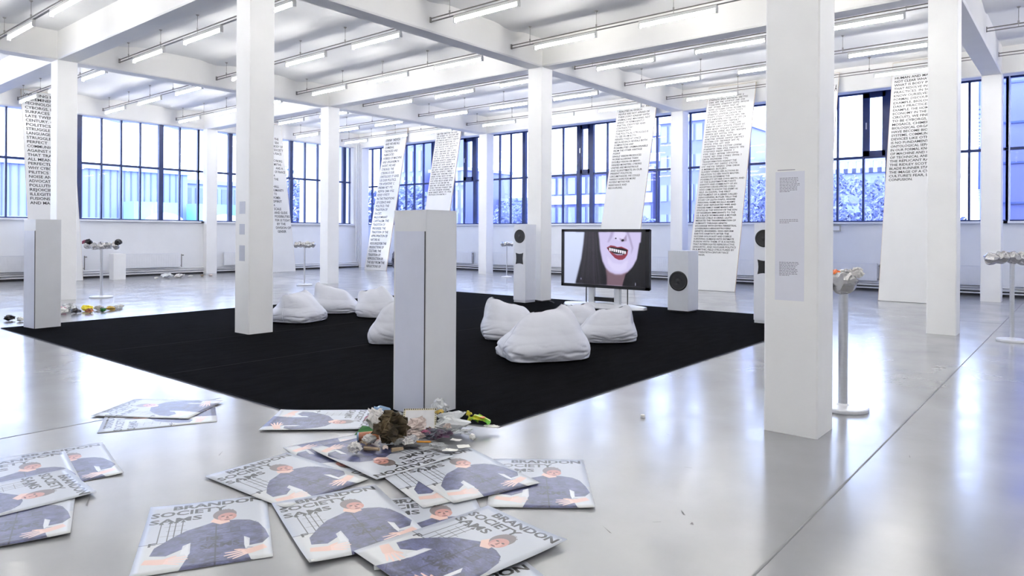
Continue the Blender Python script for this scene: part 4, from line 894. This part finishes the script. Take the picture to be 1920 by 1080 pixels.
t = thing('handbag', 'dark patterned bundle on the floor behind the left leaning board', 'bundle', (13.35, 20.0, 0))
obj('bundle', crumple('c', .28, 91, .4, 2, 4, (.6, .6, 1.3)), mat('dark_pattern', (.01, .01, .02), .5, col2=(.25, .25, .32), vscale=9), t); obj('top', crumple('c', .06, 92, .3, 2, 3), m_dark, t, (.05, -.05, .98)); obj('pole', MB().tube((.05, -.05, .5), (.05, -.05, 1.0), .012), m_dark, t)

# ------------------------------------------------------------------ foil-headed stands
def stand(x, y, rz, label, h=1.10, lobes=5, L=.74, r=.024, basr=.19, big=1, seed=1, tl='foil'):
    t = thing('foil_stand', label, 'stand', (x, y, 0), rz)
    obj('base', MB().lathe([(basr*.98, 0), (basr, .006), (basr, .028), (basr*.97, .036), (.05, .040), (.034, .055), (.03, .06)], 48), m_stand, t)
    obj('pole', MB().tube((0, 0, .055), (0, 0, h), r, n=24), m_alu, t, smooth=False)
    mb = MB(); n = 28; m_ = 60; vv = []; ff = []
    for i in range(m_+1):
        u = i/m_; env = min(1, (u/.06)**.5, ((1-u)/.06)**.5) if 0 < u < 1 else .25; bul = .80+.26*abs(math.sin(u*math.pi*lobes))**.7
        for q in range(n):
            a = 2*math.pi*q/n; rr = .092*big*env*bul*(1+.22*noise.noise(Vector((u*9+seed, math.cos(a)*1.3, math.sin(a)*1.3))))
            if math.sin(a) > .1: rr *= 1+.35*noise.noise(Vector((u*26+seed, math.cos(a)*5, math.sin(a)*5)))
            vv.append(((u-.5)*L, rr*math.cos(a), h+.055+rr*.86*math.sin(a)+.012*math.sin(u*9+seed)))
        if i: ff += [((i-1)*n+q, (i-1)*n+(q+1) % n, i*n+(q+1) % n, i*n+q) for q in range(n)]
    ff += [tuple(range(n))[::-1], tuple(m_*n+q for q in range(n))]; mb.add(vv, ff)
    o = obj('foil_trough', mb, m_foil, t, smooth=True); return t
def scraps(pts, where, base):
    for i, (x, y, z, r, m_, d) in enumerate(pts): rub('crumpled_wrapper', wad(r*2.6, r*2.3, r*2.0, base+i, 8, .18, 3), m_, (x, y, z-.03), d+' '+where, 'wrapper')
stand(1.09, .10, .25, 'thick-poled stand with a foil trough right of the foreground column', 1.04, 4, .52, .037, .205, 1.05, 101)
scraps([(1.10, .02, 1.15, .052, m_tissue, 'white wrapper heaped'), (.93, .12, 1.18, .035, m_orcap, 'orange wrapper'), (1.24, .02, 1.16, .05, m_paper, 'pale paper twist'), (1.02, .2, 1.17, .04, m_brown2, 'brownish scrap'), (1.30, .12, 1.15, .045, m_foil, 'silver foil scrap')], 'on the thick-poled foil stand', 301)
stand(6.917, -.694, -.84, 'foil stand at the right edge of the picture', 1.14, 5, .80, .03, .19, 1.0, 111)
scraps([(6.98, -.80, 1.25, .04, m_paper, 'white paper scrap'), (6.85, -.60, 1.26, .035, m_brown2, 'brown scrap')], 'on the foil stand at the right edge', 311)
stand(.90, 15.77, -.9, 'foil stand with dark scraps, in front of the left wall radiators', 1.12, 5, .80, .03, .24, .95, 121)
scraps([(.72, 16.02, 1.22, .075, m_dark, 'dark wrapper'), (.66, 16.08, 1.24, .05, m_pink, 'reddish scrap'), (1.15, 15.48, 1.23, .07, m_dark, 'black twisted wrapper'), (1.08, 15.55, 1.22, .05, m_paper, 'white scrap'), (.9, 15.78, 1.2, .05, m_purple, 'purplish scrap')], 'on the stand by the left wall', 321)
stand(6.21, 15.73, -.8, 'foil stand between the carpet column and the slim column', 1.10, 5, .62, .025, .22, .95, 131)
scraps([(6.28, 15.68, 1.18, .06, m_paper, 'white paper fan'), (6.12, 15.8, 1.19, .05, m_bagw, 'clear scrap')], 'on the middle foil stand', 331)
stand(13.13, 13.99, -.8, 'small far foil stand left of the tall loudspeaker', 1.10, 4, .45, .02, .18, .95, 141)

# ------------------------------------------------------------------ outside; blue daylight and haze are mixed into these colours
m_fac1 = mat('haze_blue_facade', (.38, .425, .60), .7, var=.08, vscale=.5)
m_fac2 = mat('haze_lilac_brick', (.14, .15, .34), .8, var=.15, vscale=2)
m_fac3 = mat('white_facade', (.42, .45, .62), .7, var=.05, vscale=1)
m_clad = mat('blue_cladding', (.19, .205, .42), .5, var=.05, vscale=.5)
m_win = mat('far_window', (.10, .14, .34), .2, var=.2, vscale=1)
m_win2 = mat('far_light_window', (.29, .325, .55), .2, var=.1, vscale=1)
m_leaf = mat('haze_blue_foliage', (.09, .115, .24), .8, col2=(.24, .27, .45), vscale=3)
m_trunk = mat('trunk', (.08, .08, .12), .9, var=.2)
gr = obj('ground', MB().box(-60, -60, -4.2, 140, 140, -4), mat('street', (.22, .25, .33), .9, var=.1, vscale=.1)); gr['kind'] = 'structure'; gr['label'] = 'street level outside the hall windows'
def building(label, x0, y0, x1, y1, z1, wall, face, floors, bays, wm, z0=-4, band=.55, wf=.7, zb_=0, depth=.08, bandm=None):
    t = thing('building', label, 'building', ((x0+x1)/2, (y0+y1)/2, z0)); off = -Vector(t.location)
    obj('wall', MB().box(x0, y0, z0, x1, y1, z1), wall, t, off); obj('roof', MB().box(x0-.2, y0-.2, z1, x1+.2, y1+.2, z1+.3), m_fac3, t, off)
    H_ = (z1-z0-.4)/floors; wd = None; me = None
    for fl_ in range(floors):
        zc = z0+.4+fl_*H_
        if zc+H_ < 1: continue
        if bandm:
            b = MB()
            if face == '-X': b.box(x0-depth*2, y0, zc, x0, y1, zc+H_*.3)
            else: b.box(x0, y0-depth*2, zc, x1, y0, zc+H_*.3)
            obj('balcony_band', b, bandm, t, off)
        for b_ in range(bays):
            if face == '-X': w_ = (y1-y0)/bays; a0 = y0+w_*(b_+.5-wf/2); mb = (lambda: MB().box(-depth, 0, 0, .02, w_*wf, H_*band)); pos = Vector((x0, a0, zc+H_*.35))
            else: w_ = (x1-x0)/bays; a0 = x0+w_*(b_+.5-wf/2); mb = (lambda: MB().box(0, -depth, 0, w_*wf, .02, H_*band)); pos = Vector((a0, y0, zc+H_*.35))
            if me is None: o = obj('window', mb(), wm, t, pos+off); me = o.data
            else: obj('window', None, None, t, pos+off, data=me)
    return t
def tree(label, x, y, h, r, seed, group='trees outside the windows'):
    t = thing('tree', label, 'tree', (x, y, -4), 0, group)
    tr = MB().tube((0, 0, 0), (.1, 0, h*.6+0), .25, .12, 10)
    for k in range(5):
        a = k*1.26; tr.tube((.07, 0, h*.4), (math.cos(a)*r*.5, math.sin(a)*r*.5, h*.75), .08, .03, 6)
    obj('trunk', tr, m_trunk, t)
    rn = random.Random(seed); mb = MB()
    for k in range(3400):
        p = Vector((rn.gauss(0, 1), rn.gauss(0, 1), rn.gauss(0, 1))).normalized()*rn.uniform(.55, 1)**.5; q = Vector((p.x*r, p.y*r, h*.68+p.z*h*.34))
        q += Vector((noise.noise(q*.6), noise.noise(q*.6+Vector((5, 0, 0))), noise.noise(q*.6+Vector((0, 7, 0)))))*.8
        a = Vector((rn.gauss(0, 1), rn.gauss(0, 1), rn.gauss(0, 1))).normalized(); b = a.orthogonal().normalized(); s_ = rn.uniform(.08, .22)*r/2.4
        mb.add([q-a*s_, q+b*s_*.6, q+a*s_, q-b*s_*.6], [(0, 1, 2, 3)])
    o = obj('crown', mb, m_leaf, t); return t
building('long pale blue-grey hall seen through the left-hand windows', -4, 45, 16.8, 50, 5.3, m_fac1, '-Y', 1, 1, m_fac1, wf=.01, band=.01)
hb = [o for o in C.objects if o.name.startswith('building')][0]
rb = MB()
for k in range(52): rb.box(-4+k*.4, 44.93, -4, -3.94+k*.4, 45.0, 5.3)
rb2 = obj('facade_rib', rb, m_clad, hb, -Vector(hb.location)); rb2['kind'] = 'stuff'
obj('base_band', MB().box(-4, 44.9, -4, 16.8, 45, 2.35), m_fac3, hb, -Vector(hb.location))
for x0_, x1_ in ((12.6, 15.4), (16.5, 19.4)):
    t = thing('roof_hatch', 'pale turquoise box with a white dome outside the left window, %s' % ('left one' if x0_ < 14 else 'right one'), 'hatch', (x0_, 43, -4))
    obj('box', MB().box(0, 0, 0, x1_-x0_, 1.5, 7.35), mat('pale_turquoise', (.35, .72, .75), .5, var=.05), t)
    obj('dome', MB().lathe([(1.25, 6.0), (1.2, 6.4), (1.0, 6.8), (.6, 7.05), (.05, 7.15)], 24, (1.4, -.9, -.45)), mat('dome_white', (.9, .92, .95), .5, var=.03), t)
building('pale block of flats seen through the left-hand windows beside the wall column', 17.2, 47, 22, 52, 4.9, m_fac3, '-Y', 3, 5, m_win2)
tree('tree seen between the carpet column and the slim column', 21.0, 41, 9.6, 2.2, 1)
tree('tree seen just left of the slim column', 26.5, 44, 9.9, 2.6, 2)
tree('tree seen through the window at the far corner', 19.6, 36, 8.6, 1.6, 14)
tree('dark tree left of the far leaning board', 38.0, 47.5, 9.9, 4.6, 3)
building('tall lilac tower between the two far leaning boards', 45, 52, 52, 58.5, 12.5, m_clad, '-X', 6, 5, m_win2, wf=.3, band=.8)
building('pale ribbed block right of the far leaning board', 45, 46, 52, 51, 7.8, m_clad, '-X', 5, 6, m_win2, wf=.45, band=.8)
building('low pale building seen left of the loudspeaker', 50, 39, 58, 45.6, 4.9, m_fac1, '-X', 3, 7, m_win2)
building('long stepped block of flats behind the television', 45, 25.4, 54, 38, 6.7, m_fac2, '-X', 4, 12, m_win2, bandm=m_fac3)
building('taller stepped flats rising behind the board above the television', 55, 27.5, 63, 34.5, 11.0, m_fac2, '-X', 6, 8, m_win2, bandm=m_fac3)
building('blue glazed office block left of the densest text board', 45, 19.6, 54, 24.8, 10.3, m_clad, '-X', 6, 7, m_win2, wf=.7)
building('flats just left of the foreground column', 55, 18.2, 63, 24, 7.8, m_fac2, '-X', 5, 6, m_win2)
tree('tree in the window just left of the foreground column', 44, 17.7, 9.4, 2.0, 4)
tree('tree behind the television to the right', 38, 23.4, 7.0, 2.4, 5)
tree('tree behind the left loudspeaker', 42, 36.8, 8.4, 2.4, 6)
for k, (x, y, h_, r_) in enumerate(((30, 6.6, 8.0, 2.0), (34.5, 10.0, 8.6, 2.0), (26.5, 4.2, 7.6, 1.6), (37, 13.0, 9.0, 1.9))):
    tree('leafy tree %s right of the foreground column' % ['second from the right in the mass', 'second from the left in the mass', 'rightmost in the mass', 'leftmost in the mass'][k], x, y, h_, r_, 20+k)
t = building('long roof with balustrade above the trees right of the foreground column', 44, 5.5, 52, 16, 5.6, m_fac1, '-X', 3, 8, m_win2); off = -Vector(t.location)
bl_ = None
for k in range(21):
    if bl_ is None: bl_ = obj('baluster', MB().box(43.8, 5.6, 5.6, 44, 5.85, 6.35), m_fac3, t, off)
    else: obj('baluster', None, None, t, off+Vector((0, k*.5, 0)), data=bl_.data)
obj('handrail', MB().box(43.8, 5.5, 6.35, 44.1, 16, 6.6), m_fac3, t, off)
# white office wing running away from the windows at the right
t = thing('building', 'white office wing with slanting window rows, right of the second column', 'building', (24, 1.4, -4))
obj('wall', MB().box(0, -1.2, 0, 26, 0, 20), m_fac3, t, (0, 0, 0))
me = None
for fl_ in range(6):
    for b_ in range(22):
        pos = (.5+b_*1.16, -.0, 1.2+fl_*3.0+0)
        if pos[2] < 3: continue
        if me is None: o = obj('window', MB().box(0, -.05, 0, .78, .06, 1.5), m_win, t, pos); me = o.data
        else: obj('window', None, None, t, pos, data=me)
t.rotation_euler = (0, 0, .10)
t = thing('building', 'blue panel-clad wall filling the window at the right edge', 'building', (20.5, -3.6, -4))
obj('wall', MB().box(0, -6, 0, 2, 4.2, 18), m_clad, t)
for k in range(14): obj('cladding_joint', MB().box(-.03, -6, .4+k*1.22, 0, 4.2, .46+k*1.22), m_win, t)
